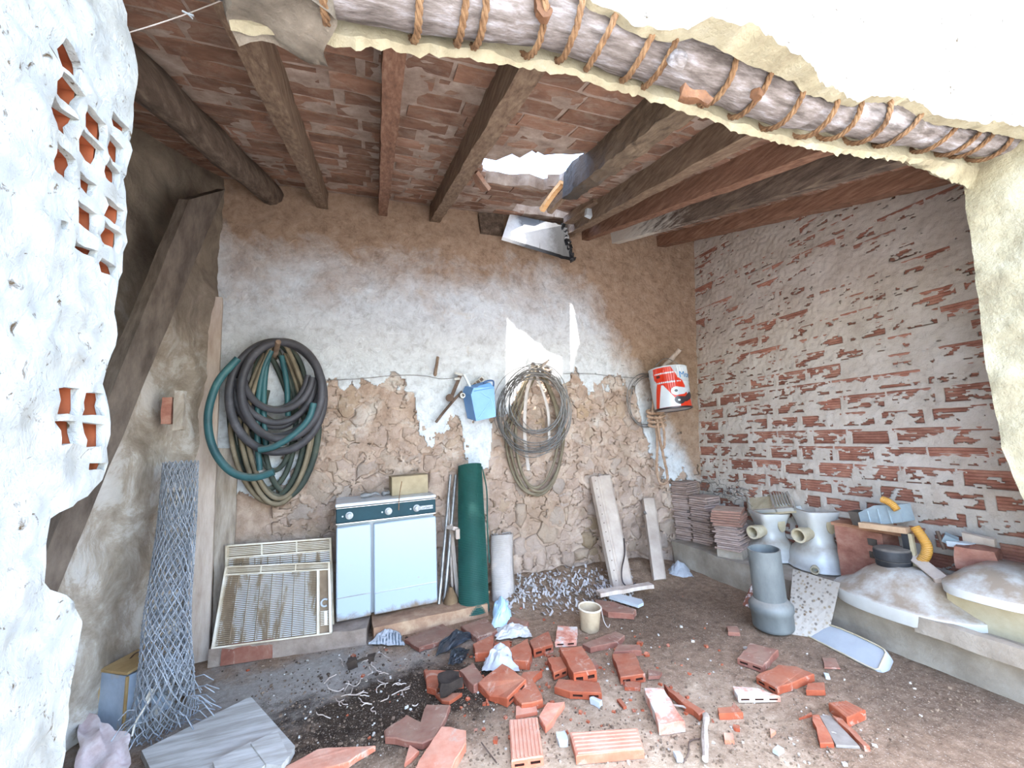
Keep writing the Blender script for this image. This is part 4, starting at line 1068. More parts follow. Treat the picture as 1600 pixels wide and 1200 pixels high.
def decal(name, polys, mt, k, par):
    """polygons in (degrees round the bucket, height 0..1), bent onto its side"""
    mb = MB()
    for poly in polys:
        P2 = [V(p) for p in poly]; rr_ = []
        for i in range(len(P2)):
            a, b = P2[i], P2[(i+1) % len(P2)]; n_ = max(1, int(abs(b.x-a.x)/6)+int(abs(b.y-a.y)/.06))
            rr_ += [a.lerp(b, s_/n_) for s_ in range(n_)]
        inn = [V((x*6., y*.05)) for x in range(-40, 40) for y in range(21) if inpoly((x*6., y*.05), [tuple(p) for p in rr_])]
        vs = rr_+inn; n_ = len(rr_)
        ov, _, of, _, _, _ = delaunay_2d_cdt(vs, [(i, (i+1) % n_) for i in range(n_)], [], 1, 1e-6)
        def RRr(h): return lerp([(0,.955),(.02,.972),(.575,1.0),(.59,1.021),(.63,1.021),(.645,1.0),(.80,1.0),(.815,1.026),(.845,1.026),(.86,1.0),(.965,.99),(.98,1.02),(1,1.02)], h)*BR_+k
        P3 = [Fb@V((RRr(p.y)*cos(R(p.x-90)), RRr(p.y)*sin(R(p.x-90)), p.y*hb)) for p in ov]
        fs = [list(f) for f in of if inpoly(sum((ov[i] for i in f), V((0,0)))/len(f), [tuple(p) for p in rr_])]
        mb.add(P3, fs)
    return part(par, name, mb, mt, True)
decal('red_print', [[(-62,.03),(-62,.06),(-50,.45),(-42,.62),(-52,.7),(-52,.97),(5,.97),(12,.86),(22,.70),(34,.62),(42,.5),(40,.44),(48,.30),(62,.22),(70,.02)]], M_BR, .0032, pb_)
decal('white_triangle', [[(-48,.03),(-30,.55),(-24,.55),(18,.06),(18,.03)]], M_BW, .0060, pb_)
arc = lambda cx, cy, rx, ry, a0, a1, n=14: [(cx+rx*cos(R(a0+(a1-a0)*k/n)), cy+ry*sin(R(a0+(a1-a0)*k/n))) for k in range(n+1)]
decal('dark_swirl', [arc(18,.17,16,.10,120,330)+[(40,.12),(62,.20),(72,.28),(58,.36),(46,.30),(36,.24)]], M_BK, .0074, pb_)
decal('white_swirl', [arc(12,.38,17,.10,60,290)+[(34,.30),(48,.38),(60,.42),(60,.52),(42,.44),(28,.46)]], M_BW, .0088, pb_)
decal('dot', [arc(10,.385,5,.03,0,330), ], M_BK, .0102, pb_)
decal('dot', [arc(15,.165,4,.025,0,330), ], M_BW, .0088, pb_)
decal('dark_spot', [arc(-36,.76,7,.035,0,330)], M_BK, .0042, pb_)
lb = decal('white_label', [[(20,.70),(20,.985),(74,.985),(74,.66),(60,.62),(36,.64)]], M_BW, .0046, pb_)
tx = text_mesh('Mon', .085, mat('label_blue', [(.4,'2a6ea3'),(.6,'3a82b8')], 5, .5, 0), 'lettering', .0002)
for v in tx.vertices:
    a = R(50-90)+v.co.x/BR_; rr_ = BR_*1.026+.0058+v.co.z
    v.co = Fb@V((rr_*cos(a), rr_*sin(a), hb*.755+v.co.y))-c0
link('lettering', tx, pb_)
part(pb_, 'bail_handle', MB().tube(smooth_path([Fb@V((-BR_*.99,0,hb*.93)), Fb@V((-BR_*.55,0,hb*1.12)), Fb@V((0,0,hb*1.27)), Fb@V((BR_*.55,0,hb*1.12)), Fb@V((BR_*.99,0,hb*.93))], 6), .0035, 6), M_WIRE, True)
# ---- rope hank
rp = thing('rope_hank', 'hank of tan rope knotted and hanging below the paint bucket', 'rope', wl((1034,755),.1))
def rope(pts, r=.013):
    mb = MB(); P_ = smooth_path(pts, 10); N = len(P_)
    for st in range(3):
        ps = []
        for i, p in enumerate(P_):
            t = (P_[min(i+1,N-1)]-P_[max(i-1,0)]).normalized(); u = t.orthogonal().normalized() if i == 0 else (u-t*u.dot(t)).normalized()
            w_ = t.cross(u); a = i*.55+st*2*pi/3; ps.append(p+u*(r*.5*cos(a))+w_*(r*.5*sin(a)))
        mb.tube(ps, r*.62, 6)
    return mb
M_TROPE = mat('tan_rope', [(.3,'856a55'),(.6,'ab907b'),(.8,'c4ad9a')], 20, .9, .4, 120)
part(rp, 'long_loop', rope([wl(p, .10) for p in ((1024,650),(1027,690),(1026,730),(1030,752),(1038,756),(1043,745),(1036,710),(1030,680),(1028,650))]), M_TROPE, True)
part(rp, 'short_loop', rope([wl(p, .13) for p in ((1030,650),(1037,670),(1038,695),(1034,700),(1030,680),(1026,655))]), M_TROPE, True)
for k, y in enumerate((643,650,657,664)):
    part(rp, 'knot_turn', rope([wl((1024+13*cos(a)+k, y+3*sin(a)), .10+.03*sin(a)) for a in [R(40*i) for i in range(10)]]), M_TROPE, True)
part(rp, 'hanging_end', rope([wl(p, .14) for p in ((1020,585),(1018,605),(1021,625),(1019,645))]), M_TROPE, True)

# ---- two lamp battens leaning on the wall
def batten(name, label, BL, BR, TR, TL, dp, mt, extra):
    BL, BR, TR, TL = map(V, (BL, BR, TR, TL)); nrm = (BR-BL).cross(TL-BL).normalized()
    if nrm.y > 0: nrm = -nrm
    g = thing(name, label, 'lamp fitting', BL.lerp(BR, .5))
    P = lambda u, v, w_=0.: BL.lerp(BR, u).lerp(TL.lerp(TR, u), v)+nrm*w_
    sec = lambda v: [P(0,v,-dp), P(1,v,-dp), P(1,v,-.01), P(.9,v,0), P(.42,v,0), P(.36,v,-.012), P(.3,v,-.012), P(.24,v,0), P(.1,v,0), P(0,v,-.02)] if extra else [P(0,v,-dp), P(1,v,-dp), P(1,v,-.012), P(.85,v,0), P(.2,v,0), P(0,v,-.012)]
    part(g, 'housing', MB().loft([sec(k/4) for k in range(5)]), mt)
    if extra:
        for k in range(12): part(g, 'rivet', MB().lathe([(.005,0),(.004,.004),(0,.005)], 8, frame(P(.12, .05+.9*k/11, 0), (1,0,0), None, nrm)), M_RUST, True)
        part(g, 'end_plate', MB().box((.10,.02,.006), frame(P(.4,1.0,-.01), (BR-BL), None, (TL-BL))), M_RUST)
        part(g, 'lead', MB().tube(smooth_path([P(.95,.38,.01), P(.8,.25,.02), P(.45,.13,.03), P(.35,.03,.03), P(.55,-.02,.05), P(.95,.0,.04)], 6), .006, 6), M_BK, True)
    else:
        part(g, 'clip', MB().box((.02,.02,.03), frame(P(-.05,.8,-.01), (1,0,0), None, (TL-BL))), M_STEEL)
    return g
M_BAT = mat('dusty_batten', [(.3,'9c8c80'),(.6,'b5a699'),(.8,'c8bdb3')], 5, .6, .1, 30, world=True)
fh = .06
batten('lamp_batten', 'wide dusty lamp batten with rivets and a black lead leaning on the stone wall', PZ((961,918),.05), PZ((990,912),.05), PY((955,742),YB-.10), PY((925,744),YB-.10), .07, M_BAT, True)
batten('lamp_batten', 'narrow plain lamp batten leaning on the stone wall near the tile stacks', PZ((1023,906),.04), PZ((1042,904),.04), PY((1024,778),YB-.10), PY((1006,778),YB-.10), .06, M_BAT, False)

# ---- chain-link roll in the left corner
M_GALV = mat('galvanised_wire', [(.3,'6d7177'),(.7,'a0a4aa')], 20, .5, .05, 60, metal=.1)
cl = [PZ((250,1122),.02), PX((258,1060),-.98), PX((262,980),-1.0), PX((270,900),-1.02), PX((276,820),-1.06), PX((281,722),-1.08)]
cl = smooth_path(cl, 12); crad = [lerp([(0,.15),(.10,.118),(.3,.098),(.6,.090),(1,.082)], i/(len(cl)-1)) for i in range(len(cl))]
fr_ = thing('chain_link_roll', 'tall roll of galvanised chain link fencing leaning in the left corner', 'fence roll', cl[0])
def on_roll(t, a, lay):
    i = t*(len(cl)-1); k = min(int(i), len(cl)-2); f = i-k; p = cl[k].lerp(cl[k+1], f); r = (crad[k]*(1-f)+crad[k+1]*f)*lay
    ax_ = (cl[k+1]-cl[k]).normalized(); u = (V((1,0,0))-ax_*ax_.x).normalized(); w_ = ax_.cross(u)
    r *= 1+.06*sin(3*a+t*7); return p+u*(r*cos(a))+w_*(r*sin(a))
for lay, nn in ((1.0, 20), (.8, 15), (.5, 9)):
    for sgn in (1, -1):
        mb = MB()
        for k in range(nn):
            n_ = 72; ps = []
            for i in range(n_+1):
                t = i/n_; a = 2*pi*k/nn+sgn*t*2*pi*1.15*(1.0 if lay == 1 else .9)+lay*2
                p = on_roll(t, a, lay*(1+.02*((i % 2)*2-1)*sgn)); ps.append(p)
            mb.tube(ps, .0024, 4)
        part(fr_, 'wire_mesh', mb, M_GALV, False, kind='stuff')
# flared foot of frayed wire ends
mb = MB(); rf = random.Random(5)
for k in range(30):
    a = R(-140+200*k/30); p = on_roll(rf.uniform(.0,.16), a, 1.0)
    e = p+V((.10*cos(a)+rf.uniform(-.02,.03), -.03+.03*sin(a)+rf.uniform(-.03,.02), 0)); e.z = max(.012, p.z-rf.uniform(.0,.09))
    mb.tube([p, p.lerp(e,.5)+V((0,0,.02)), e], .0027, 4)
part(fr_, 'frayed_ends', mb, M_GALV, False, kind='stuff')
solo('plastic_film', 'crumpled translucent plastic film at the foot of the chain link roll', 'plastic', MB().grid(lambda u, v: PZ((272+26*u, 1045+55*v),0)+V((.03*nz(u*4,v*4,1), .03*nz(u*4,v*4,2), .05+.06*nz(u*5,v*5,3))), 14, 20), mat('cloudy_film', [(.3,'b8bdc4'),(.7,'dfe3e8')], 10, .3, .4, 30, spec=.5), True, angle=90)

# ---- tin box in the left corner
tb0, tb1 = PZ((150,1140),0), PZ((192,1150),0)
bx = thing('blue_tin_box', 'dented blue grey tin canister with tan edges by the left wall', 'tin', tb0.lerp(tb1,.5)+V((0,.06,0)))
M_TINB = mat('blue_tin', [(.25,'9c8a70'),(.42,'b3a99a'),(.5,'9fb0c5'),(.75,'b9c9db')], 5, .5, .2, 30, spec=.4, world=True)
M_TINT = mat('tan_tin', [(.3,'9c7f52'),(.7,'c2a678')], 8, .6, .2, 30, world=True)
ex = (tb1-tb0).normalized(); fwd = V((-ex.y, ex.x, 0)); wd = (tb1-tb0).length
th_ = PX((148,1058), tb0.x).z; sd2 = .22
up = V((.0,.02,1)).normalized()
c_ = tb0.lerp(tb1,.5)+fwd*(sd2/2)
Ft = frame(c_+up*(th_*.5), ex, None, up)
part(bx, 'canister', MB().gbox((wd, sd2, th_), Ft, (6,6,8), .006, 9, 3), M_TINB)
part(bx, 'lid_plate', MB().prism([Ft@V((-wd*.52,-sd2*.52,th_*.5)), Ft@V((wd*.52,-sd2*.52,th_*.53)), Ft@V((wd*.52,sd2*.52,th_*.62)), Ft@V((-wd*.52,sd2*.52,th_*.60))], up*.012), M_TINT)
for sx in (-1,1): part(bx, 'edge_strip', MB().box((.012,.012,th_), Ft@T(sx*wd*.5,-sd2*.5,0), .002), M_TINT)
part(bx, 'seam', MB().box((.006,.006,th_*.95), Ft@T(wd*.5+.002,0,0)), M_RUST)
part(bx, 'wire_handle', MB().tube(smooth_path([Ft@V((-.04,-.03,th_*.55)), Ft@V((-.03,.0,th_*.55+.03)), Ft@V((.03,.03,th_*.57+.03)), Ft@V((.04,.05,th_*.57))], 5), .004, 6), M_RUST, True)
# grey panel boards at the bottom left
M_GREYB = mat('weathered_board', [(.2,'7c766e'),(.45,'a19d96'),(.6,'b8b6b1'),(.8,'cbcbc8')], 3, .8, .3, 14, stretch=(1,7,4), detail=9)
def board(name, label, cat, px, h, th, mt, zs=None, grp=None, **kw):
    zs = zs or [h]*len(px)
    P_ = [PZ(p, z) for p, z in zip(px, zs)]
    return solo(name, label, cat, MB().prism(P_, V((0,0,-th))).jit(.004, 11, px[0][0]), mt, False, grp)
board('grey_board', 'broad weathered grey board lying on the floor bottom left', 'board', [(222,1172),(392,1087),(460,1166),(452,1182),(420,1195),(300,1260),(262,1258)], .035, .03, M_GREYB)
board('grey_board', 'small pale board lying across the near end of the broad grey one', 'board', [(392,1162),(432,1140),(452,1180),(440,1195),(416,1193)], .065, .028, M_GREYB)
board('grey_board', 'pale plank lying on the broad grey board at the bottom edge', 'board', [(332,1190),(392,1158),(416,1192),(390,1215),(345,1225)], .06, .022, M_GREYB)
solo('paper_sack', 'torn pinkish white paper sack slumped by the left jamb', 'sack', MB().grid(lambda u, v: PZ((112+80*u, 1250-95*v+40*u),0)+V((.02*nz(u*5,v*5,1), .05*v, .02+.10*v*(1-.5*u)+.04*nz(u*4,v*4,3))), 14, 16), mat('pinkish_paper', [(.2,'a98f8c'),(.45,'cdbab8'),(.6,'e0d4d2'),(.8,'b9a19c')], 9, .9, .6, 30), True, angle=90)
solo('twine', 'pale twine with a tag lying on the foot of the chain link roll', 'twine', MB().tube(smooth_path([PZ((206,1150),.05), PZ((212,1128),.11), PZ((222,1112),.16), PZ((232,1095),.20), PZ((238,1080),.22)], 5), .004, 6).box((.02,.006,.05), T(*PZ((234,1086),.215))@RY(.4)), mat('pale_twine', [(.4,'cfc8ba'),(.6,'e2dcd0')], 5, .8, 0), True)
# cobweb line with a bright tuft across the top left
s0, s1 = PY((198,52),1.2), PY((362,-6),1.2)
cbw = thing('spider_thread', 'slack thread with a bright tuft stretched under the roof at the top left', 'thread', s0.lerp(s1,.5))
part(cbw, 'strand', MB().tube([s0.lerp(s1, k/8)-V((0,0,.006*sin(pi*k/8))) for k in range(9)], .0015, 5), M_PALE, True)
t_ = s0.lerp(s1,.56)-V((0,0,.006))
part(cbw, 'tuft', MB().tube([t_+V((-.012,0,.004)), t_, t_+V((.014,0,-.002))], .003, 5).tube([t_, t_+V((.012,0,-.012))], .002, 5), M_WHITE, True)
# ================================================================== THINGS ON THE RIGHT LEDGE
LZ = .21
M_TERRA = mat('dusty_terracotta_tile', [(.25,'7d675d'),(.5,'98837a'),(.8,'b3a199')], 10, .9, .2, 50, vary=.45, dust='a8988c', dustamt=.5)
M_TERRAB = mat('brown_terracotta_tile', [(.3,'74564a'),(.7,'8f6c5f')], 10, .9, .2, 50, vary=.3, dust='b8a492', dustamt=.7)
rs_ = random.Random(21)
def stack(c, n, t, L, W, rz, label, grp, mt, jit_=.012, z0=LZ):
    mb = MB().gbox((L, W, t*.80), T(0,0,t*.40), (3,3,1), .0018, 18, n); me = mb.mesh('clay_tile', mt)
    for k in range(n):
        o = link('clay_tile', me, None, (c.x+rs_.uniform(-jit_,jit_), c.y+rs_.uniform(-jit_,jit_), z0+k*t))
        o.rotation_euler = (0, 0, rz+rs_.uniform(-.12,.12)); i_ = n-k; od = 'topmost' if i_ == 1 else '%d%s from the top' % (i_, {1:'st',2:'nd',3:'rd'}.get(i_ % 10 if i_ not in (11,12,13) else 0, 'th'))
        tag(o, label % od, 'tile', grp, 'thing')
cA = PZ((1070,846),LZ)+V((.10,.05,0)); cB = PZ((1096,852),LZ)+V((.10,.04,0)); cC = PZ((1132,872),LZ)+V((.13,.02,0))
stack(cA+V((.03,.04,0)), 27, .0215, .21, .17, .35, 'thin dusty tile, %s of the tall stack deepest in the right corner', 'tiles in the corner stack', M_TERRA)
stack(cB+V((.02,.0,0)), 21, .0215, .20, .20, .2, 'thin pale tile, %s of the middle stack beside the corner stack', 'tiles in the middle stack', M_TERRA)
stack(cC, 12, .017, .24, .21, .45, 'thin pale tile, %s of the pale part of the front tile stack', 'pale tiles of the front stack', M_TERRA, z0=LZ+.07)
stack(cC+V((-.01,0,0)), 6, .022, .25, .23, .5, 'brown tile, %s of the front tile stack beside the toilet pan', 'brown tiles topping the front stack', M_TERRAB, .006, LZ+.07+12*.017)
bk = solo('hollow_block', 'sandy hollow block under the front tile stack', 'block', MB().gbox((.22,.2,.068), T(cC.x,cC.y,LZ+.034)@RZ(.45), (6,6,3), .004, 12, 3), M_CEMENT)
mb = MB(); rw2 = random.Random(9); c0 = PX((1130,762),3.3)
for k in range(46):
    p = c0+V((rw2.uniform(-.05,.02), rw2.uniform(-.26,.24), rw2.uniform(-.10,.08))); q = p+V((rw2.uniform(-.05,.01), rw2.uniform(-.14,.14), rw2.uniform(-.07,.05)))
    mb.tube([p, p.lerp(q,.5)+V((-.01,0,.02)), q], .0022, 4)
solo('wire_netting', 'tangle of dark wire netting on the ledge above the tile stacks', 'netting', mb, M_WIRE, kind='stuff')

# ---- toilet pans standing upside down
M_CER = mat('dusty_ceramic', [(.2,'a5a29b'),(.5,'b9b8b4'),(.8,'c6c6c3')], 4, .3, .08, 20, spec=.5, dust='8a7a6a', dustamt=.9, world=True)
M_CERD = mat('stained_ceramic', [(.2,'8f8168'),(.5,'b3a487'),(.8,'d2c8b4')], 7, .45, .1, 20, spec=.4)
M_HOLE = mat('hollow_shade', [(.3,'3b342d'),(.7,'5a5048')], 8, .9, .2)  # dark colour standing in for the shade inside hollows
def sring(cx, cy, z, rx, ry, e=2.6, n=28):
    out = []
    for k in range(n):
        a = 2*pi*k/n; c_, s_ = cos(a), sin(a)
        out.append(V((cx+rx*abs(c_)**(2/e)*(1 if c_ >= 0 else -1), cy+ry*abs(s_)**(2/e)*(1 if s_ >= 0 else -1), z)))
    return out
def pan(label, loc, rz, h, inlet):
    g = thing('toilet_pan', label, 'toilet', loc, rz=rz)
    # upside down: bowl rim on the ledge, foot on top. local -y looks at the room, outlets on -y
    rings = [sring(0,.03,0,.19,.22,2.2), sring(0,.03,.012,.205,.235,2.2), sring(0,.03,.035,.20,.23,2.2), sring(0,.03,.05,.185,.215,2.2), sring(0,.03,h*.22,.178,.205,2.2), sring(0,.025,h*.32,.155,.185,2.3), sring(0,.02,h*.40,.115,.15,2.6), sring(0,.02,h*.48,.090,.125,3.2), sring(0,.02,h*.66,.085,.125,4), sring(0,.02,h*.84,.105,.145,5), sring(0,.02,h*.985,.122,.165,6), sring(0,.02,h,.120,.163,6), sring(0,.02,h,.095,.135,6), sring(0,.02,h-.05,.085,.12,6)]
    part(g, 'body', MB().loft(rings), M_CER, True, True, angle=55)
    def horn(c, r, d, L, name):
        mb = MB(); F = frame(c, (0,0,1) if abs(d[2]) < .5 else (1,0,0), None, d)
        mb.lathe([(r*.8,0),(r*.95,L*.4),(r,L*.55),(r*1.08,L*.62),(r*1.08,L),(r*.80,L),(r*.74,L*.3),(0,L*.25)], 24, F); part(g, name, mb, M_CERD, True, True)
    horn(V((-.06,-.03,h*.62)), .050, V((-.85,-.55,.04)).normalized(), .17, 'outlet')
    if inlet: horn(V((-.12,-.13,.045)), .026, V((-.5,-.85,0)).normalized(), .08, 'inlet')
    # oval recess in the side
    a = [V((.094+.004*cos(t)*0, .02+.035*cos(t), h*.72+.05*sin(t))) for t in [2*pi*k/20 for k in range(20)]]
    mb = MB(); mb.prism([V((.035+.03*cos(t), -.112, h*.78+.065*sin(t))) for t in [2*pi*k/20 for k in range(20)]], V((0,-.012,0)))
    part(g, 'side_recess', mb, M_CERD, local=True, label='brown stained oval hollow')
    return g
w2 = PZ((1272,893),LZ); w1 = PZ((1203,880),LZ)
h2 = PX((1265,798), w2.x+.05).z-LZ; h1 = PX((1195,800), w1.x+.12).z-LZ
pan('white toilet pan upside down on the ledge, front one with a dark inlet hole', (w2.x+.13, w2.y+.03, LZ), R(-25), h2, True)
pan('white toilet pan upside down on the ledge behind the grey pipe, carrying a ribbed tray', (w1.x+.17, w1.y+.10, LZ), R(-25), h1, False)
# ribbed tray on the rear pan
ty = thing('draining_tray', 'dirty white ribbed tray tilted on top of the rear toilet pan', 'tray', (w1.x+.2, w1.y+.1, LZ+h1))
A, B = PX((1172,803), w1.x+.10), PX((1245,798), w1.x+.14); D_, C_ = PX((1167,770), w1.x+.36), PX((1228,757), w1.x+.40)
nrm = (B-A).cross(D_-A).normalized()
if nrm.z < 0: nrm = -nrm
Pq = lambda u, v, w_=0.: A.lerp(B,u).lerp(D_.lerp(C_,u),v)+nrm*w_
def qbar(mb, u0, v0, u1, v1, w0, w1_):
    vs = [Pq(u,v,w_) for w_ in (w0,w1_) for u,v in ((u0,v0),(u1,v0),(u1,v1),(u0,v1))]
    return mb.add(vs, [(3,2,1,0),(4,5,6,7),(0,1,5,4),(1,2,6,5),(2,3,7,6),(3,0,4,7)])
part(ty, 'pan', qbar(MB(), 0,0,1,1,-.02,0), M_CERD)
mb = MB()
for a in ((0,0,1,.06),(0,.94,1,1),(0,0,.04,1),(.96,0,1,1),(.58,0,.62,1)): qbar(mb, *a, 0, .03)
part(ty, 'rim', mb, M_CER)
for k in range(5): part(ty, 'rib', qbar(MB(), .66+.06*k,.2,.685+.06*k,.94,0,.022), M_CER)
sb2 = PX((1255,795), w2.x+.3)
solo('cover_board', 'short brown grey board lying behind the toilet pans against the brick wall', 'panel', MB().gbox((.03,.26,.10), T(sb2.x,sb2.y,sb2.z-.03)@RX(R(4)), (2,8,4), .003), M_PLANK2)

# ---- grey pipe with socket
pb0 = PZ((1209,982),0); ptop = PX((1193,860), pb0.x-.02)
ax3 = (ptop-pb0); Fp = frame(pb0, (1,0,0), None, ax3); zx = ax3.normalized()
xx = (V((1,0,0))-zx*zx.x).normalized(); yy = zx.cross(xx)
Fp = Matrix(((xx.x,yy.x,zx.x,pb0.x),(xx.y,yy.y,zx.y,pb0.y),(xx.z,yy.z,zx.z,pb0.z+.012),(0,0,0,1))); Lp = ax3.length
gp = thing('grey_pipe', 'grey plastic drain pipe standing upright on its wide socket end', 'pipe', pb0)
M_PVC = mat('grey_pvc', [(.2,'4d4f4f'),(.45,'606362'),(.62,'727573'),(.75,'95958f')], 5, .5, .1, 30, spec=.4, dust='a89a8a', dustamt=.3, stretch=(1,1,.5))
r1, r2 = .096, .122
part(gp, 'socket', MB().lathe([(r2*.94,0),(r2*.99,.008),(r2,.02),(r2*1.0,.10),(r2*1.07,.112),(r2*1.07,.145),(r2*.98,.16),(r1*1.02,.185)], 36, Fp), M_PVC, True, angle=50)
mb = MB().lathe([(r1*1.0,.17),(r1,Lp*.6),(r1*1.005,Lp*.985),(r1*1.01,Lp),(r1*.93,Lp),(r1*.92,Lp*.5),(0,Lp*.49)], 36, Fp)
part(gp, 'barrel', mb.jit(.003, 14, 2), M_PVC, True, angle=50)

# ---- tiles leaning on the ledge
M_TERRAZ = NT('terrazzo')
_co = M_TERRAZ.n('TexCoord').outputs['Object']; _v = M_TERRAZ.n('TexVoronoi'); _v.inputs['Scale'].default_value = 46; M_TERRAZ.l(_co, _v.inputs['Vector'])
_c = M_TERRAZ.ramp(_v.outputs['Color'], [(.2,'5f554d'),(.32,'82776c'),(.5,'94897e'),(.7,'857561'),(.85,'5f4d3b')])
_c = M_TERRAZ.mix(M_TERRAZ.ramp(_v.outputs['Distance'], [(.25,'ffffff'),(.5,'000000')]), '988f85', _c)
_c = M_TERRAZ.mix(M_TERRAZ.ramp(M_TERRAZ.noise(_co, 6, 6, .7), [(.52,'000000'),(.68,'909090')]), _c, '7d6d5c')
M_TERRAZ = M_TERRAZ.fin(_c, .6)
slab('terrazzo_tile', 'square speckled terrazzo tile leaning on the ledge beside the grey pipe', 'tile', PZ((1229,990)), PZ((1293,999)), PX((1313,911),2.80), PX((1239,889),2.82), .03, M_TERRAZ, 4, (6,6,1), .0015)
slab('broken_tile', 'red brown tile splashed with white paint, half hidden left of the grey pipe', 'tile', PZ((1160,945)), PZ((1186,955)), PX((1190,905),2.78), PX((1178,903),2.80), .02, mat('paint_splashed_tile', [(.35,'6d4134'),(.5,'8a5a4a'),(.56,'e0dcd8'),(.8,'efecea')], 9, .8, .2), 5, (3,3,1), .001)
# ---- cistern lid
ld = thing('cistern_lid', 'long white ceramic cistern lid tipped on its edge in front of the ledge', 'lid', PZ((1312,1020)))
La, Lb = PZ((1246,986)), PZ((1374,1051)); Lc, Ld = PX((1390,1016),2.66), PX((1250,961),2.70)
nrm = (Lb-La).cross(Ld-La).normalized()
if nrm.x > 0: nrm = -nrm
Pl = lambda u, v, w_=0.: La.lerp(Lb,u).lerp(Ld.lerp(Lc,u),v)+nrm*w_
def lidring(s_, w_):
    out = []
    for u, v in ((.0,.12),(.03,.02),(.1,0),(.5,-.0),(.9,0),(.97,.02),(1,.12),(1,.85),(.97,.96),(.9,1.02),(.7,1.10),(.5,1.14),(.3,1.10),(.1,1.02),(.03,.97),(0,.85)):
        out.append(Pl(.5+(u-.5)*s_, .5+(v-.5)*(s_ if s_ > .9 else s_*.96), w_))
    return out
part(ld, 'shell', MB().loft([lidring(.985,-.06), lidring(1.0,-.05), lidring(1.0,-.012), lidring(.985,0.), lidring(.955,.001), lidring(.94,-.004)]), mat('lid_ceramic', [(.2,'888a8e'),(.5,'9b9fa4'),(.8,'a8acb0')], 4, .3, .05, 20, spec=.5), True, angle=30)
part(ld, 'rim_bead', MB().tube(lidring(.965,.001), .004, 6, closed=True), M_CERD, True)

# ---- upturned basin with black rubber cap
bc0 = V((3.04, 1.70, LZ+.01))
bs = thing('upturned_basin', 'large white basin upside down on the ledge, its dome brown with dust', 'basin', bc0)
def bring(z, f, e=2.5, dx=0.): return [V((bc0.x+dx+p.x, bc0.y+p.y, bc0.z+z)) for p in sring(0,0,0,.30*f,.375*f,e,44)]
dh = PX((1380,874),3.08).z-LZ
part(bs, 'bowl', MB().loft([bring(0,.97), bring(.0,1.0), bring(.008,1.015), bring(.074,1.02), bring(.082,1.0), bring(.088,.95), bring(.096,.90), bring(dh*.55,.74), bring(dh*.78,.58,2.3), bring(dh*.93,.42,2.1), bring(dh,.28,2)]), M_CER, True, angle=32)
kc = V((bc0.x-.02, bc0.y+.07, LZ+dh-.005))
kp = thing('rubber_cap', 'round black rubber cap with a dusty top sitting on the upturned basin', 'cap', kc)
kr = .090; kh = .105
part(kp, 'lower_ring', MB().lathe([(kr*.92,0),(kr*.95,.008),(kr*.95,.035),(kr*.9,.04)], 36, T(*kc)), M_DARKR, True)
part(kp, 'cap', MB().lathe([(kr*.9,.036),(kr,.042),(kr*1.02,.06),(kr*1.0,kh-.012),(kr*.95,kh-.003),(kr*.86,kh),(0,kh)], 36, T(*kc)), M_DARKR, True, angle=50)
# channel bracket leaning on the basin
A, B = PX((1417,868),3.10), PX((1472,912),2.98)
Fc = frame(A.lerp(B,.5), (B-A), None, (-.35,0,1)); Lc_ = (B-A).length
ch = thing('channel_bracket', 'beige open channel section leaning across the upturned basin', 'bracket', A.lerp(B,.5))
part(ch, 'web', MB().box((Lc_,.012,.075), Fc@T(0,.03,0), .002), M_BAT)
part(ch, 'flange', MB().box((Lc_,.06,.010), Fc@T(0,0,.034), .002), M_BAT); part(ch, 'flange', MB().box((Lc_*.97,.06,.010), Fc@T(0,0,-.034), .002), M_BAT)
part(ch, 'end_plate', MB().box((.012,.06,.06), Fc@T(Lc_*.5-.006,0,0), .001), M_BAT)

# ---- stone trough, block and second basin at the right edge
trg = thing('stone_trough', 'shallow grey stone trough with a raised lip at the right end of the ledge', 'trough', (3.0,1.15,LZ))
part(trg, 'slab', MB().gbox((.52,.48,.045), T(3.03,1.30,LZ+.022), (8,10,2), .004, 8, 2), M_CEMENT)
part(trg, 'front_lip', MB().gbox((.05,.50,.085), T(2.775,1.31,LZ+.035), (3,16,3), .005, 8, 4), M_CEMENT)
part(trg, 'side_lip', MB().gbox((.5,.045,.085), T(3.03,1.555,LZ+.035), (12,3,3), .004, 8, 6), M_CEMENT)
M_BEIGE = mat('beige_block', [(.2,'8a7c60'),(.5,'a89c82'),(.8,'bbb29d')], 4, .85, .3, 30, world=True)
solo('beige_block', 'yellowish beige block on the stone trough, carrying the right hand basin', 'block', MB().gbox((.34,.38,.17), T(3.08,1.29,LZ+.045+.085), (6,8,4), .005, 7, 3), M_BEIGE)
b2 = V((3.06, 1.285, LZ+.045+.172)); bs2 = thing('upturned_basin', 'white basin upside down on the beige block at the right edge', 'basin', b2)
r2_ = lambda z, f: [V((b2.x+p.x, b2.y+p.y, b2.z+z)) for p in sring(0,0,0,0.27*f,.21*f,3.2,40)]
part(bs2, 'bowl', MB().loft([r2_(0,.97), r2_(.004,1), r2_(.045,1.01), r2_(.055,.97), r2_(.065,.9), r2_(.11,.68), r2_(.14,.45), r2_(.145,.2)]), M_CER, True, angle=32)

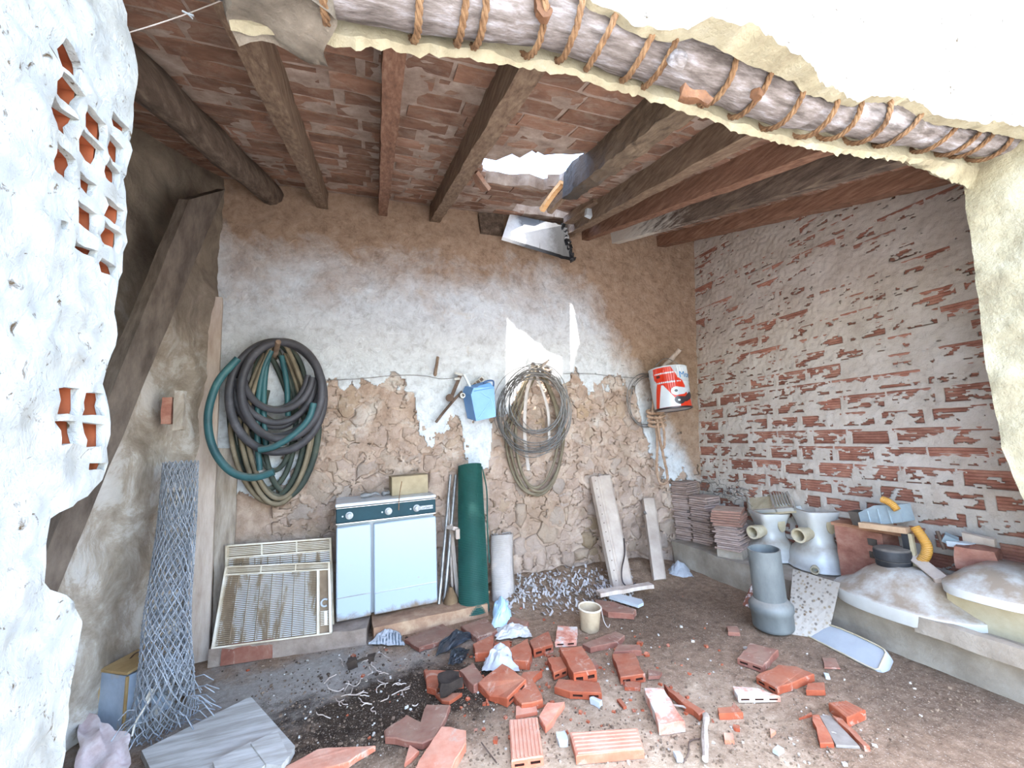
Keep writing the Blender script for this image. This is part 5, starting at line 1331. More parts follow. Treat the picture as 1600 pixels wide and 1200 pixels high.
# ---- brick block, planks, blue grey casing and yellow conduit behind
q = PX((1345,872),3.18)
hb_ = thing('brick_block', 'dark red hollow brick block with ragged holes behind the rubber cap', 'block', V((q.x+.05, q.y, LZ)))
bh_ = PX((1345,828),3.18).z-LZ
part(hb_, 'shell', MB().gbox((.16,.30,bh_), T(q.x+.08,q.y,LZ+bh_/2), (6,10,6), .006, 14, 3), M_BRICK)
for k in range(4):
    z = LZ+bh_*(.16+.22*k)
    part(hb_, 'hole', MB().gbox((.012,.05,bh_*.11), T(q.x-.004,q.y-.09,z), (1,4,2), .004, 30, k), M_HOLE)
a, b = PX((1308,826),3.14), PX((1424,824),3.05)
pz_ = LZ+bh_+.012
solo('short_plank', 'reddish short plank lying across the brick block under the blue grey casing', 'plank', MB().gbox((.13,.46,.022), T(q.x+.07,q.y-.06,pz_)@RZ(.05), (4,12,2), .004, 9, 4), mat('reddish_plank', [(.3,'7d543f'),(.6,'a87c62'),(.8,'c29c82')], 6, .85, .4, 20, stretch=(8,1.5,8)))
fq = PX((1418,858),3.08)
stl = thing('wooden_stand', 'pale wooden angle stand with a black leg between rubber cap and yellow conduit', 'stand', V((fq.x,fq.y,LZ)))
part(stl, 'rail', MB().gbox((.05,.26,.035), T(fq.x-.0,fq.y+.11,PX((1405,828),3.08).z)@RX(R(-3)), (3,8,2), .004, 9, 2), mat('pale_pine', [(.3,'9b7c62'),(.7,'c9ab8c')], 6, .8, .3))
part(stl, 'leg', MB().gbox((.03,.035,PX((1405,828),3.08).z-LZ), T(fq.x,fq.y-.005,(PX((1405,828),3.08).z+LZ)/2-.01), (2,2,5), .002), M_DARKR)
part(stl, 'strip', MB().gbox((.02,.02,PX((1405,828),3.08).z-LZ), T(fq.x-.01,fq.y-.035,(PX((1405,828),3.08).z+LZ)/2-.01), (2,2,5), .002), M_BEIGE)
cz = pz_+.012
cs = thing('metal_casing', 'blue grey metal casing with a dark open end on the short plank', 'casing', V((q.x+.06,q.y-.08,cz)))
M_CASE = mat('blue_grey_metal', [(.3,'7a868c'),(.6,'93a0a6'),(.8,'a9b3b6')], 5, .5, .15, 20, spec=.4)
A, B, C_, D_ = PX((1347,823),3.12), PX((1411,816),3.10), PX((1403,789),3.12), PX((1341,801),3.14)
for P_ in (A, B, C_, D_): P_.z = max(P_.z, cz)
part(cs, 'cover', MB().prism([A, B, C_, PX((1365,790),3.13), D_], V((.12,0,.0))), M_CASE)
part(cs, 'open_end', MB().prism([A+V((.005,.06,0)), A+V((.005,-.002,0)), D_+V((.005,-.002,0)), D_+V((.005,.07,0))], V((.10,0,0))), M_HOLE)
for k in (.25,.5,.75): part(cs, 'ridge', MB().tube([A.lerp(B,k)+V((-.002,0,0)), D_.lerp(C_,k)+V((-.002,0,0))], .004, 5), M_CASE, True)
M_YEL = mat('yellow_plastic', [(.3,'a0722c'),(.7,'bd8d42')], 8, .5, .1, 60, spec=.4, dust='b39c74', dustamt=.3)
def ridged(pts, r, name, label, grp=None):
    P_ = smooth_path(pts, 10); return solo(name, label, 'conduit', MB().tube(P_, [r*(1+.12*(i % 2)) for i in range(len(P_))], 10), M_YEL, True, grp)
ridged([PX(p, 3.06) for p in ((1429,823),(1440,838),(1448,853),(1447,866),(1440,877))], .024, 'yellow_conduit', 'yellow corrugated conduit arching down to the ledge beside the wooden stand')
ridged([PX(p, 3.10) for p in ((1378,780),(1386,783),(1394,788),(1402,797))], .020, 'yellow_conduit', 'short yellow conduit end lying on top of the blue grey casing')
# rubble on the ledge at the right
solo('sand_heap', 'pale heap of sand and mortar spread on the ledge by the brick wall', 'sand', MB().grid(lambda u, v: V((2.98+.36*u, 1.25+1.0*v, LZ-.01+max(0,(.035+.03*nz(u*4,v*9,2))*u*sin(pi*v)))), 14, 40), M_CEMENT, True, kind='stuff')
rl = random.Random(31)
def chunk(name, label, cat, p, size, mt, rot, seed, n=(3,3,2), amp=.006, grp=None):
    return solo(name, label, cat, MB().gbox(size, T(*p)@rot, n, amp, 14, seed), mt, False, grp)
p = PX((1530,848),3.22); chunk('grey_tile', 'grey square tile piece propped against the brick wall on the ledge', 'tile', p, (.02,.13,.085), M_BAT, RX(.1)@RY(-.2), 1)
p = PX((1485,843),3.2); chunk('glazed_chip', 'pale blue glazed chip on the ledge rubble', 'tile', p, (.05,.055,.05), M_CASE, RX(.5)@RZ(.4), 2)
p = PX((1502,851),3.18); chunk('plaster_lump', 'white plaster lump on the ledge between the blue chip and the grey tile', 'plaster', p, (.05,.11,.03), M_WHITE, RZ(.2), 3)
p = PX((1470,844),3.18); solo('small_stick', 'short brown stick upright in the ledge rubble', 'stick', MB().tube([p+V((0,.01,.05)), p+V((0,-.01,-.05))], .010, 6), M_RUST)
p = PX((1528,872),3.15); chunk('broken_brick', 'broken red brick on the ledge behind the right hand basin', 'brick', p, (.10,.16,.12), M_BRICK, RZ(.2), 5, (4,5,4), .012)
for k in range(8):
    p = V((3.15+rl.uniform(-.05,.12), 1.52+.10*k, LZ+.02)); chunk('mortar_chip', 'small pale mortar chip in the ledge sand, %s from the right end' % ('first','second','third','fourth','fifth','sixth','seventh','eighth')[k], 'chip', p, (.03+.03*rl.random(),.04+.03*rl.random(),.02), M_JOINT, RZ(rl.uniform(0,3)), k, (2,2,2), .005, 'mortar chips on the ledge')

# ---- fallen burnt plank and roof debris at the top of the back wall
A, B, C_, D_ = PY((785,370),3.50), PY((896,404),3.42), PY((880,352),3.46), PY((797,334),3.56)
bp = thing('burnt_plank', 'fallen plank, sunlight painted pale on one end, charred black at the other, lodged at wall top', 'plank', (A+B)*.5)
nrm = (B-A).cross(D_-A).normalized()
if nrm.y < 0: nrm = -nrm
t = NT('sun_painted_burnt_wood'); P_ = t.coord(True); s_ = t.n('SeparateXYZ'); t.l(P_, s_.inputs[0])
_u = t.math('ADD', t.math('MULTIPLY', t.math('SUBTRACT', s_.outputs[0], A.x), 1/(B.x-A.x)), t.math('MULTIPLY', t.math('SUBTRACT', t.noise(P_, 9, 7, .7), .5), .35))
M_HALF = t.fin(t.ramp(_u, [(.08,'e9ecf0'),(.22,'c0c4ca'),(.32,'6d7076'),(.62,'4c4e53'),(.78,'121214')]), .6)  # near-white end paints in direct sun; the charring is real
n_ = 20; up_ = []; lo_ = []
for k in range(n_+1):
    u = k/n_; j_ = (.03*nz(k*1.3, 2)+.02*nz(k*3.1, 5))*(1 if u > .8 else .15)
    up_.append(D_.lerp(C_, u)+(D_-A).normalized()*j_); lo_.append(A.lerp(B, u)-(D_-A).normalized()*j_*.6)
mb = MB().prism(lo_+up_[::-1], nrm*.045); part(bp, 'board', mb, M_HALF)
e_ = (C_+B)*.5
mb = MB()
for k in range(9): p = B.lerp(C_, k/8)+nrm*.02; mb.gbox((.05,.05,.03), T(*p)@RY(k)@RZ(k*2), (3,3,2), .02, 20, k)
part(bp, 'charred_end', mb, M_CHAR)
part(bp, 'crack', MB().tube([D_.lerp(C_,.55)-nrm*.001, A.lerp(B,.52)-nrm*.001], .003, 4), M_CHAR)
A, B, C_, D_ = PY((752,362),3.62), PY((787,366),3.62), PY((786,335),3.62), PY((748,332),3.62)
solo('wall_block', 'square dark brown wooden block set in the wall top left of the burnt plank', 'block', MB().prism([A,B,C_,D_], V((0,.09,0))).jit(.004,9,2), M_WOODD)
def stick3(p0, p1, y0, y1, wd, th, name, label, mt, seed):
    a, b = PY(p0, y0), PY(p1, y1); return solo(name, label, 'lath', MB().gbox(((b-a).length, wd, th), frame((a+b)*.5, b-a, None, (0,-.3,1)), (12,2,2), .006, 16, seed), mt)
M_SUNLATH = mat('sunlit_lath_wood', [(.3,'c98f55'),(.6,'e0b585'),(.8,'efd9ba')], 8, .8, .3, 30, stretch=(1,6,6))  # sunshine on the lath put into its bright colour
stick3((878,285),(846,328), 2.5, 2.75, .04, .03, 'splintered_lath', 'splintered lath, coloured as if sunlit, hanging from the burnt rafter by the roof hole', M_SUNLATH, 1)
stick3((886,300),(858,330), 2.6, 2.8, .05, .045, 'splintered_lath', 'pale brown splintered lath beside the bright one at the broken rafter', M_WOOD, 2)
stick3((935,312),(888,345), 2.75, 3.3, .10, .06, 'splintered_board', 'torn brown board wedged behind the end of the burnt rafter', M_WOOD, 3)
a = PY((923,328),2.9); chunk('white_chunk', 'white chunk of plaster caught between the rafters right of the roof hole', 'plaster', a, (.085,.04,.14), M_WHITE, RY(.25), 3, (4,2,5), .006)
a, b = PY((740,270),2.55), PY((760,297),2.62); solo('hanging_tile', 'broken tile dangling from the left edge of the roof hole', 'tile', MB().gbox(((b-a).length,.10,.028), frame((a+b)*.5, b-a, None, (-.6,-.5,.6)), (6,4,1), .004, 12, 5), M_TILE)
a = PY((826,226),2.2); solo('hanging_tile', 'broken red tile dangling at the near edge of the roof hole', 'tile', MB().gbox((.14,.09,.028), T(*a)@RY(.4)@RX(.5), (5,4,1), .006, 12, 6), M_TILE)
# ================================================================== RUBBLE ON THE FLOOR
M_BO = mat('orange_floor_brick', [(.25,'753521'),(.5,'91462c'),(.8,'a35d40')], 7, .9, .35, 60, vary=.25, dust='a28570', dustamt=.3, world=True)
M_BP = mat('pinkish_floor_brick', [(.25,'a05a41'),(.5,'b86e54'),(.7,'c98770'),(.85,'d3a693')], 8, .9, .3, 60, vary=.15, dust='d3b49e', dustamt=.35, world=True)
M_BD = mat('dull_floor_brick', [(.25,'653c31'),(.5,'805143'),(.8,'967361')], 7, .92, .35, 60, vary=.25, dust='887362', dustamt=.5, world=True)
M_BW_ = mat('limed_floor_brick', [(.35,'a5604c'),(.48,'c28c78'),(.55,'beb2a8'),(.8,'ccc5bf')], 9, .92, .35, 50, world=True)
def limed(m_, amt):
    t = NT.__new__(NT); t.m = m_; t.t = m_.node_tree; t.b = t.t.nodes['Principled BSDF']
    src = t.b.inputs['Base Color'].links[0].from_socket; P = t.coord(True)
    f = t.ramp(t.noise(P, 11, 8, .75, .8), [(.56,'000000'),(.64,'ffffff')])
    t.l(t.mix(t.math('MULTIPLY', f, amt), src, 'b5a595'), t.b.inputs['Base Color'])
for m_, a_ in ((M_BO,.45),(M_BP,.6),(M_BD,.45)): limed(m_, a_)
M_HOLEB = mat('brick_hollow_dark', [(.3,'3a1f16'),(.7,'5c3426')], 8, .95, .1)
def m_ridged(name, base):
    m2 = base.copy(); m2.name = name; nt2 = m2.node_tree; b = nt2.nodes['Principled BSDF']
    return m2
def fbrick(px, h, mt, label, hollow=(), base=0., tilt=None, cat='brick', name='broken_brick', ridges=None, inset=.0):
    """traced top face at height h, standing down to base; hollow: edges that show the cells"""
    h = h*.8 if not base else h; base = base*.8
    zs = [z*.85 for z in tilt] if tilt else [h]*len(px)
    top = [PZ(p, z) for p, z in zip(px, zs)]; n = len(top)
    # break the outline up where no cells show
    rj = random.Random(int(px[0][0]*7+px[0][1])); t2, z2, hol2 = [], [], []
    rid = {}
    for i in range(n):
        p, q = top[i], top[(i+1) % n]; rid[i] = len(t2)
        if i in hollow: hol2.append(len(t2)); t2.append(p); z2.append(zs[i]); continue
        k = max(1, int((q-p).length/.04)) if name != 'grey_tile' else 1
        for s_ in range(k):
            w_ = p.lerp(q, s_/k)
            if s_ and not ridges: w_ = w_+V((rj.uniform(-.0055,.0055), rj.uniform(-.0055,.0055), 0))
            t2.append(w_); z2.append(zs[i]+(zs[(i+1) % n]-zs[i])*s_/k)
    cor = [top[i] for i in range(n)]; n0 = n
    top, zs, hollow, n = t2, z2, tuple(hol2), len(t2)
    ar = sum(top[i].x*top[(i+1) % n].y-top[(i+1) % n].x*top[i].y for i in range(n))
    if ar < 0: raise ValueError('order '+label)
    th = h-base
    bot = [V((p.x, p.y, max(base, z-th*1.0) if not tilt else max(base, z-.042))) for p, z in zip(top, zs)]
    # small chamfer round the top
    c = sum(top, V((0,0,0)))/n
    tin = [p.lerp(c, .035) for p in top]; tl = [p-V((0,0,.004)) for p in top]
    mb = MB(); sd_ = px[0][0]
    tri = tessellate_polygon([tin])
    fs = []
    for a, b, d in tri:
        t_ = (tin[b]-tin[a]).cross(tin[d]-tin[a]); fs.append((a, b, d) if t_.z > 0 else (a, d, b))
    mb.add(tin, fs)
    mb.add(tin+tl, [(n+i, n+(i+1) % n, (i+1) % n, i) for i in range(n)])
    hmb = MB()
    for i in range(n):
        p, q, pb, qb = tl[i], tl[(i+1) % n], bot[i], bot[(i+1) % n]
        if i in hollow:
            L = (q-p).length; k = max(2, min(4, int(L/.06))); out = V((q.y-p.y, p.x-q.x, 0)).normalized(); dv = -out*.04
            us = [0]
            for j in range(k): us += [(j+.2)/k, (j+.8)/k]
            us.append(1); vs_ = (0,.36,.66,1)
            G = lambda u, v: pb.lerp(qb, u).lerp(p.lerp(q, u), v)
            for a in range(len(us)-1):
                for b in range(3):
                    u0, u1, v0, v1 = us[a], us[a+1], vs_[b], vs_[b+1]
                    Q = [G(u0,v0), G(u1,v0), G(u1,v1), G(u0,v1)]
                    if b == 1 and a % 2 == 1: hmb.add(Q+[w_+dv for w_ in Q], [(0,1,5,4),(1,2,6,5),(2,3,7,6),(3,0,4,7),(4,5,6,7)])
                    else: mb.add(Q, [(0,1,2,3)])
        else: mb.add([pb, qb, q, p], [(0,1,2,3)])
    mb.add(bot, [tuple(range(n))[::-1]])
    o = base_of(mb)
    g = thing(name, label, cat, o)
    part(g, 'body', mb.jit(.0022, 30, sd_), mt)
    if hmb.v: part(g, 'cells', hmb, M_HOLEB)
    if ridges:
        r0, r1, k = ridges    # ridges run from edge r0 to edge r1 of the outline
        P00, P01, P10, P11 = cor[r0], cor[(r0+1) % n0], cor[(r1+1) % n0], cor[r1]
        rm = MB()
        for j in range(k):
            u = (j+.5)/k; a, b = P00.lerp(P01, u), P10.lerp(P11, u); a, b = a.lerp(b,.03), b.lerp(a,.03)
            d = (P01-P00).normalized()*((P01-P00).length/k*.3)
            rm.add([a-d, a+d, b+d, b-d, a-d*.4+V((0,0,.003)), a+d*.4+V((0,0,.003)), b+d*.4+V((0,0,.003)), b-d*.4+V((0,0,.003))], [(4,5,6,7),(0,1,5,4),(1,2,6,5),(2,3,7,6),(3,0,4,7)])
        part(g, 'ridges', rm, mt)
    return g
F = fbrick
# nearest row
F([(799,1189),(849,1181),(840,1120),(795,1124)], .045, M_BP, 'ridged pink hollow brick at the bottom edge, left of the other long one', (0,), ridges=(0,2,8))
F([(900,1180),(1006,1170),(996,1137),(890,1144)], .045, M_BP, 'long pink hollow brick lying crosswise alone near the bottom centre', (), ridges=(3,1,6))
F([(640,1212),(705,1202),(728,1160),(728,1140),(690,1134)], .045, M_BP, 'ridged pink brick with a broken plastered corner at the bottom edge', (), ridges=None)
F([(602,1152),(660,1161),(680,1152),(690,1132),(704,1101),(667,1100),(657,1128),(635,1117),(600,1140)], .035, M_BD, 'L shaped broken brick with roots on it, above the ridged corner brick')
F([(632,1193),(655,1173),(640,1163)], .02, M_BP, 'small pink triangle of brick left of the ridged corner brick')
F([(440,1200),(490,1207),(545,1190),(587,1164),(495,1170)], .03, M_BP, 'long pink shard beside the grey boards at the bottom edge')
# right of centre
F([(969,1058),(1008,1053),(992,1020),(956,1021)], .05, M_BO, 'orange hollow brick with plaster down one side, right of the red heap', (0,))
F([(959,1018),(1002,1016),(1000,1007),(966,1006)], .04, M_BD, 'dull brown brick end just behind the plaster sided orange brick', ())
F([(1029,1132),(1070,1127),(1057,1109),(1037,1075),(1006,1074)], .055, M_BW_, 'worn whitewashed brick leaning slightly, right of centre near the front', (), name='limed_brick')
F([(1092,1117),(1102,1111),(1085,1101),(1037,1068),(1044,1079)], .035, M_BO, 'narrow orange splinter pointing right of the whitewashed brick')
F([(1123,1115),(1161,1113),(1147,1096),(1143,1104),(1121,1106)], .035, M_BO, 'small hooked orange fragment right of the narrow splinter')
F([(976,1074),(1000,1075),(1001,1066),(976,1065)], .02, M_BO, 'round edged orange scrap under the plaster sided brick')
F([(1013,1057),(1030,1056),(1034,1050),(1012,1045)], .02, M_BD, 'small brown scrap right of the plaster sided brick')
F([(964,1092),(974,1105),(979,1103),(970,1091)], .015, M_BO, 'tiny orange sliver alone on the sand below the red heap')
F([(1132,1156),(1147,1157),(1145,1145),(1130,1145)], .02, M_BP, 'tiny pink scrap right of the twisted dry stick')
F([(1204,1149),(1212,1142),(1203,1138)], .014, M_BP, 'tiny pink chip alone on the floor far right of the stick')
# central heap
F([(896,1052),(932,1046),(909,1009),(874,1011)], .075, M_BO, 'orange hollow brick lying on top at the right of the red heap', (0,), .018)
F([(866,1072),(890,1080),(940,1082),(936,1066),(900,1062),(872,1060)], .045, M_BO, 'broad broken orange tile at the lower right of the red heap', (1,))
F([(865,1051),(886,1043),(877,1026),(855,1027)], .05, M_BO, 'bright orange half brick between the top brick and the standing slab', (0,))
F([(802,1031),(827,1033),(831,1020),(825,997),(795,1014)], .06, M_BO, 'smooth red curved brick at the back of the red heap', ())
F([(834,1015),(864,1006),(857,986),(827,1001)], .06, M_BO, 'squarish red brick at the top of the red heap', (0,))
F([(800,1083),(815,1100),(848,1093),(838,1070),(832,1060),(847,1047),(817,1050)], .045, M_BO, 'long orange slab running down the middle of the red heap')
F([(765,1087),(792,1091),(822,1061),(785,1036),(747,1066)], .06, M_BO, 'broad tilted orange slab over white paper at the left of the red heap', (1,), .0, [.03,.05,.085,.095,.06])
F([(842,1119),(852,1136),(870,1112),(882,1096),(855,1097)], .035, M_BP, 'pink angular fragment just below the long orange slab')
F([(806,1118),(840,1112),(838,1098),(806,1102)], .02, M_BP, 'chipped pink piece between the long slab and the ridged brick')
F([(742,1021),(772,1018),(770,992),(739,1006)], .06, M_BO, 'red brick by the black plastic sheet at the left of the heap')
F([(772,1018),(798,1014),(796,1000),(772,1004)], .045, M_BO, 'small red brick between the black plastic and the curved brick')
F([(740,1071),(756,1061),(740,1035),(717,1047)], .055, M_BD, 'dusty brown brick left of the broad tilted slab')
F([(667,1073),(682,1078),(687,1067),(724,1066),(717,1047),(662,1047)], .04, M_BO, 'orange broken tile with a black clod on it at the heap left end')
F([(690,1094),(702,1096),(722,1082),(680,1084)], .022, M_BO, 'curved orange sherd below the black clod')
F([(908,1047),(935,1038),(928,1028),(912,1032)], .03, M_BD, 'brown fragment tucked behind the top brick of the red heap')
# back row
F([(655,1012),(720,990),(692,974),(632,998)], .035, M_BD, 'flat dusty brown brick slab near the cooker plinth')
F([(745,997),(777,985),(760,965),(720,978)], .045, M_BD, 'reddish flat brick in front of the green mesh roll')
F([(792,977),(818,979),(826,971),(795,963)], .035, M_BD, 'dark red brick piece right of the pale blue mask')
F([(867,1003),(900,1001),(902,979),(871,977)], .04, M_BW_, 'limed square tile with flaking white face left of the cream pot', (0,), name='limed_tile', cat='tile')
F([(922,1012),(965,1002),(976,992),(962,986),(910,1006)], .04, M_BD, 'long dusty brown brick in front of the cream pot')
F([(932,947),(950,956),(990,959),(994,952),(955,939),(930,936)], .05, M_BD, 'dark brown brick lying behind the cream pot')
# right side
F([(1192,1041),(1216,1015),(1172,1004),(1152,1027)], .045, M_BD, 'dull red brick nearest the grey pipe', (3,))
F([(1214,1075),(1272,1053),(1245,1041),(1216,1038),(1181,1056)], .045, M_BO, 'large orange hollow brick right of the dull red one', (4,))
F([(1153,1088),(1219,1087),(1184,1075),(1144,1072)], .035, M_BW_, 'thin brick streaked with white paint in front of the large orange one', (0,), name='limed_brick')
F([(1259,1078),(1289,1078),(1288,1066),(1262,1068)], .03, M_BO, 'ragged orange rubble piece just right of the large orange brick')
F([(1288,1043),(1313,1044),(1306,1028),(1284,1027)], .008, M_BD, 'flat brown sherd on the floor below the cistern lid')
F([(1323,1122),(1352,1109),(1322,1095),(1294,1098)], .05, M_BO, 'ridged orange brick with a plastered end at the right of the floor', (), ridges=(0,2,6))
F([(1281,1161),(1303,1161),(1280,1116),(1269,1116)], .025, M_BO, 'orange tapering sherd left of the grey strip tile')
F([(1306,1164),(1344,1166),(1297,1117),(1280,1117)], .012, mat('grey_strip', [(.3,'6d655d'),(.7,'8f877e')], 9, .9, .3, 40, world=True), 'grey strip of tile between two orange sherds on the right floor', cat='tile', name='grey_tile')
F([(1350,1166),(1359,1166),(1316,1123),(1300,1117)], .025, M_BO, 'long thin orange sherd right of the grey strip tile')
F([(1248,1122),(1269,1116),(1268,1112)], .012, M_BO, 'thin orange sliver at the top of the tapering sherd')
F([(1137,987),(1156,988),(1152,978),(1135,978)], .03, M_BD, 'small red brick piece alone behind the dull red brick, left of the pipe')
# brick standing on edge against the grilles
a, b = PZ((343,1042)), PZ((426,1029)); hgt = PY((350,1008), a.y+.03).z
solo('worn_brick', 'worn red brick standing on edge against the grille plinth', 'brick', MB().gbox(((b-a).length*.97,.04,hgt), frame(a.lerp(b,.5)+V((0,.03,hgt*.48)), (b-a), None, (0,.25,1)), (10,2,4), .005, 12, 2), M_BD)
# whitewash-covered plank
P_ = [PZ(p, .05) for p in ((952,936),(967,932),(1004,941),(1006,946),(997,950),(972,943))]
solo('plaster_slab', 'white slab of plaster lying on the dark brick behind the cream pot', 'plaster', MB().prism(P_, V((0,0,.022))).jit(.005,16,3), M_WHITE)
p = PZ((990,930),.05); q0, q1 = PZ((935,932),.07), PZ((1018,918),.07)
solo('old_board', 'short grey brown board lying at the foot of the wall before the lamp battens', 'board', MB().gbox(((q1-q0).length,.07,.03), frame(q0.lerp(q1,.5)+V((0,0,.02)), q1-q0, None, (0,0,1)), (10,3,2), .006, 9, 2), M_PLANK)
# dark clod
p = PZ((703,1075),.04)
solo('black_clod', 'round black clod of soil on the orange tile at the heap left end', 'clod', MB().gbox((.12,.09,.06), T(p.x,p.y,.065), (6,5,4), .025, 13, 2), mat('black_soil', [(.3,'1c1613'),(.7,'3c322b')], 12, .95, .8, 40), True, angle=80)
# cream pot
pc_ = PZ((925,986),0)
cp_ = thing('cream_pot', 'chipped cream plastic pot lying open among the bricks', 'pot', pc_)
r_ = (PZ((942,986),0)-PZ((908,986),0)).length/2; hp = PY((925,950), pc_.y).z
M_CREAM = mat('cream_plastic', [(.25,'7d6a54'),(.5,'a8947a'),(.8,'baa98f')], 7, .6, .15, 30)
Fq = T(pc_.x, pc_.y+.03, .0)@RZ(.4)@RX(R(5))
part(cp_, 'wall', MB().lathe([(r_*.82,0),(r_*.86,.006),(r_*1.02,hp),(r_*.96,hp),(r_*.8,.012),(0,.012)], 30, Fq).jit(.003,20,1), M_CREAM, True, angle=50)
part(cp_, 'rim', MB().tube([Fq@V((r_*1.04*cos(2*pi*k/30), r_*1.04*sin(2*pi*k/30), hp)) for k in range(30)], .006, 7, closed=True), mat('pale_rim', [(.4,'c0b29c'),(.6,'cec4b4')], 5, .5, 0), True)
part(cp_, 'string_handle', MB().tube(smooth_path([Fq@V((r_*.6,-r_*.9,hp*.95)), Fq@V((r_*.9,-r_*.95,hp*.4)), Fq@V((r_*1.3,-r_*1.1,.012)), Fq@V((r_*1.9,-r_*.9,.012))], 6), .003, 5), M_PALE, True)
# soft litter
def crumple(name, label, cat, px, hgt, mt, seed, n=16, amp=.02):
    A, B, C_, D_ = [PZ(p, .0) for p in px]
    def fn(u, v):
        p = A.lerp(B,u).lerp(D_.lerp(C_,u),v); e = sin(pi*u)*sin(pi*v)
        p = p+V((amp*nz(u*4,v*4,seed), amp*nz(u*4,v*4,seed+3), 0)); p.z = .012+hgt*e*(.6+.8*abs(nz(u*3,v*3,seed+6)))+.012*abs(nz(u*9,v*9,seed)); return p
    o = solo(name, label, cat, MB().grid(fn, n, n), mt, False)
    return o
M_PAPER = mat('white_paper', [(.3,'9c9ea3'),(.7,'b5b8bc')], 8, .8, .3, 20)
def m_print():
    t = NT('printed_bag'); co = t.coord(True); w_ = t.n('TexWave'); w_.inputs['Scale'].default_value = 16; w_.inputs['Distortion'].default_value = 3; t.l(co, w_.inputs['Vector'])
    f = t.math('MULTIPLY', t.ramp(w_.outputs['Fac'], [(.45,'000000'),(.5,'ffffff')]), t.ramp(t.noise(co, 7, 3), [(.5,'000000'),(.56,'ffffff')]))
    return t.fin(t.mix(f, 'a3a5a9', '545e68'), .7)
crumple('printed_bag', 'crumpled white bag with grey stripes by the cooker plinth', 'bag', ((576,1010),(632,1012),(624,988),(592,990)), .07, m_print(), 2)
crumple('crumpled_paper', 'crumpled white paper under the broad tilted slab', 'paper', ((752,1052),(812,1052),(806,1020),(760,1028)), .10, M_PAPER, 5)
M_MASK = mat('pale_blue_cloth', [(.3,'9fc3de'),(.7,'c3dcee')], 8, .85, .3, 40)
crumple('face_mask', 'crumpled pale blue face mask lying before the pale mesh roll', 'mask', ((768,985),(800,980),(797,938),(772,948)), .12, M_MASK, 8)
crumple('clear_plastic', 'greyish clear plastic wrap among the bricks left of the square red brick', 'plastic', ((774,1003),(832,998),(822,978),(776,985)), .06, mat('clear_wrap', [(.3,'9a9894'),(.7,'d2d1d0')], 12, .25, .6, 40, spec=.6), 11)
M_BPL = mat('black_plastic', [(.3,'14171b'),(.7,'2a2f36')], 9, .3, .5, 30, spec=.5)
crumple('black_plastic', 'folded sheet of shiny black plastic left of the red bricks', 'plastic', ((680,1030),(735,1002),(742,992),(690,1000)), .07, M_BPL, 14)
crumple('black_plastic', 'small tail of black plastic hanging below the folded sheet', 'plastic', ((700,1042),(722,1040),(735,1018),(706,1018)), .04, M_BPL, 17)
crumple('white_rag', 'white torn rag at the foot of the narrow lamp batten', 'rag', ((1042,905),(1085,904),(1072,886),(1046,888)), .10, M_PAPER, 19)
crumple('sack_scrap', 'scrap of grey plastic sack at the foot of the rods by the cooker', 'scrap', ((684,968),(708,965),(706,940),(690,942)), .10, mat('scrap', [(.3,'8b857e'),(.6,'c9c6c2')], 14, .6, .5, 40), 23)
# shredded litter along the wall, pebbles, chips, roots
rp_ = random.Random(77)
mb = MB()
for k in range(950):
    p = PZ((rp_.uniform(790,990), rp_.triangular(895,965,930)), 0); p.z = fz(p.x, min(p.y,3.6))+.012
    if p.y > 3.62: continue
    a = rp_.uniform(0, pi); l = rp_.uniform(.004,.018); d = V((cos(a)*l, sin(a)*l, rp_.uniform(-.008,.014))); e = V((-sin(a), cos(a), .2))*rp_.uniform(.004,.01)
    mb.add([p-d-e, p+d-e, p+d+e+V((0,0,.006)), p-d+e], [(0,1,2,3)])
solo('paper_shreds', 'pale shredded litter strewn along the foot of the stone wall', 'litter', mb, mat('shreds', [(.3,'918984'),(.7,'b9b4b2')], 20, .85, .2), kind='stuff')
def bits(name, label, cat, n, region, smin, smax, mt, seed, z=.004):
    r = random.Random(seed); mb = MB()
    for k in range(n):
        p = PZ(region(r)); s_ = r.uniform(smin, smax)*(1 if r.random() > .1 else 1.8)
        if not (-1.3 < p.x < 2.75 and 1.3 < p.y < 3.5): continue
        mb.gbox((s_, s_*r.uniform(.5,1), s_*.6), T(p.x, p.y, fz(p.x,p.y)+s_*.25)@RZ(r.uniform(0,3))@RX(r.uniform(-.4,.4)), (2,2,1), s_*.22, 4/s_, k)
    return solo(name, label, cat, mb, mt, kind='stuff')
g2 = lambda x0, x1, y0, y1: (lambda r: (r.uniform(x0,x1), r.uniform(y0,y1)))
bits('white_chips', 'scattered white plaster chips on the dirt floor', 'chips', 230, g2(420,1450,960,1200), .004, .011, mat('dull_chip', [(.3,'a59d93'),(.7,'c4beb5')], 9, .95, .2), 1)
bits('red_chips', 'scattered crumbs of red brick around the heap', 'chips', 260, lambda r: (r.gauss(860,130), r.gauss(1060,55)), .004, .020, M_BO, 2)
bits('dirt_crumbs', 'dark crumbs of soil scattered on the floor', 'soil', 520, lambda r: (r.gauss(590,110), r.gauss(1075,50)), .003, .010, mat('crumb', [(.3,'2b221b'),(.7,'54463a')], 9, .95, .3), 3)
bits('grit', 'brown grit scattered over the dirt floor', 'grit', 2600, lambda r: (r.uniform(400,1600), r.triangular(930,1200,1180)), .003, .009, mat('grit_', [(.3,'5a4a3c'),(.7,'877361')], 9, .95, .3), 4)
mb = MB()
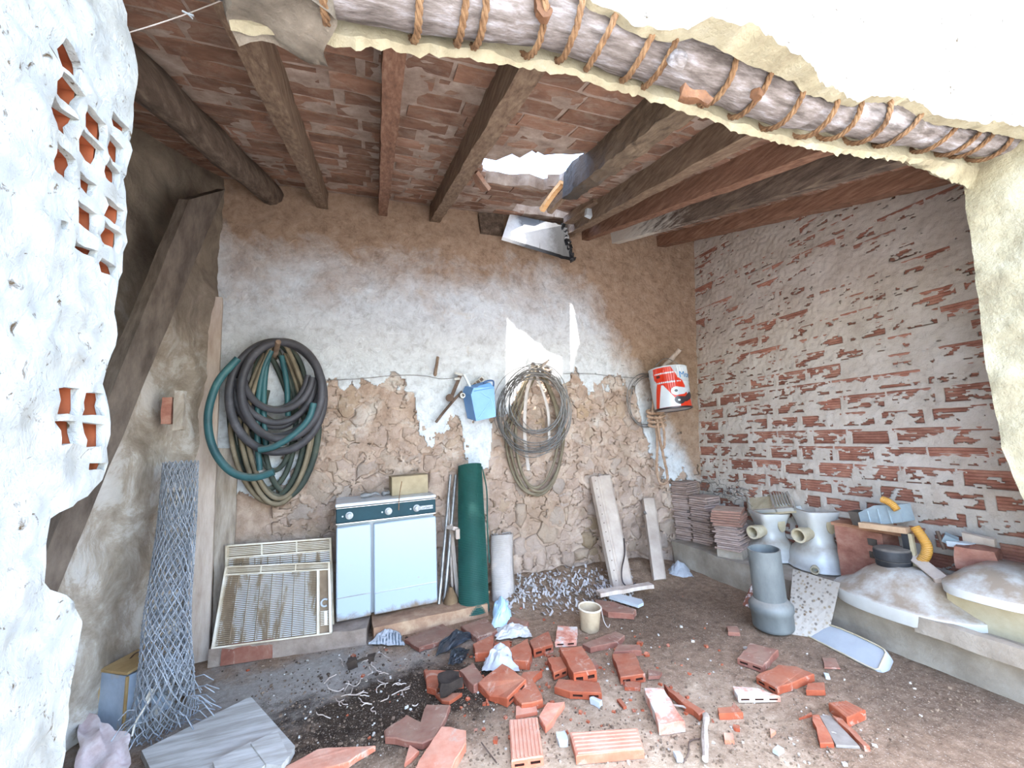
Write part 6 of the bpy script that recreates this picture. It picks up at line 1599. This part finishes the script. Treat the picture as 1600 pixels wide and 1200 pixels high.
for k in range(34):
    p = PZ((rp_.gauss(560,45), rp_.gauss(1078,22))); p.z = .012; a = rp_.uniform(0,6.3); L = rp_.uniform(.04,.13); pts_ = [p]
    for s_ in range(4): a += rp_.uniform(-.8,.8); p = p+V((cos(a)*L/4, sin(a)*L/4, rp_.uniform(-.003,.008))); p.z = max(p.z,.008); pts_.append(p)
    mb.tube(smooth_path(pts_, 3), .0025, 4)
solo('dry_roots', 'dry pale roots in the spilled dark soil', 'roots', mb, M_PLANK, kind='stuff')
s0, s1 = PZ((1104,1118),.02), PZ((1102,1186),.02)
st = thing('dry_stick', 'dry grey stick with a fork lying on the sand right of centre', 'stick', s0.lerp(s1,.5))
part(st, 'stem', MB().tube(smooth_path([s0, s0.lerp(s1,.4)+V((-.008,0,0)), s1], 6), [.014+.002*math.sin(k) for k in range(13)], 8).jit(.003,30,1), M_PLANK2, True)
part(st, 'fork', MB().tube([s0, s0+V((-.05,.10,-.005)), s0+V((-.09,.14,-.01))], [.007,.005,.003], 6), M_PLANK2, True)
solo('thin_twig', 'thin curved twig on the sand left of the dry stick', 'twig', MB().tube(smooth_path([PZ(p,.008) for p in ((1098,1153),(1078,1158),(1076,1175),(1068,1192))], 6), .003, 5), M_RUST)
solo('thin_twig', 'thin twig lying on the floor left of the ridged pink brick', 'twig', MB().tube(smooth_path([PZ(p,.008) for p in ((752,1160),(763,1175),(776,1192))], 6), .003, 5), M_RUST)
p = PZ((556,1040)); solo('dark_clod', 'small dark clod with a pale tail at the edge of the spilled soil', 'clod', MB().gbox((.05,.05,.04), T(p.x-.02,p.y,.018), (4,4,3), .014, 24, 3).gbox((.04,.035,.03), T(p.x+.09,p.y+.03,.014), (4,4,3), .012, 24, 4).tube([V((p.x,p.y,.02)), V((p.x+.05,p.y+.01,.025)), V((p.x+.09,p.y+.03,.015))], .008, 6), mat('clod_dark', [(.3,'241b16'),(.7,'453930')], 10, .95, .5), True)
for q, s_, lb in (((842+90,1101),.05,'white plaster lump on the sand below the broad broken tile'),((878,1159),.055,'white plaster lump between the two pink front bricks'),((1060,1186),.035,'pale lump by the thin curved twig'),((1216,1176),.035,'white chip alone on the floor below the tiny pink chip'),((1292,1058),.03,'pale stone right of the ragged rubble piece')):
    p = PZ(q); solo('plaster_lump', lb, 'plaster', MB().gbox((s_,s_*.7,s_*.5), T(p.x,p.y,s_*.22)@RZ(q[0]), (3,3,2), s_*.2, 20, q[0]), M_WHITE)
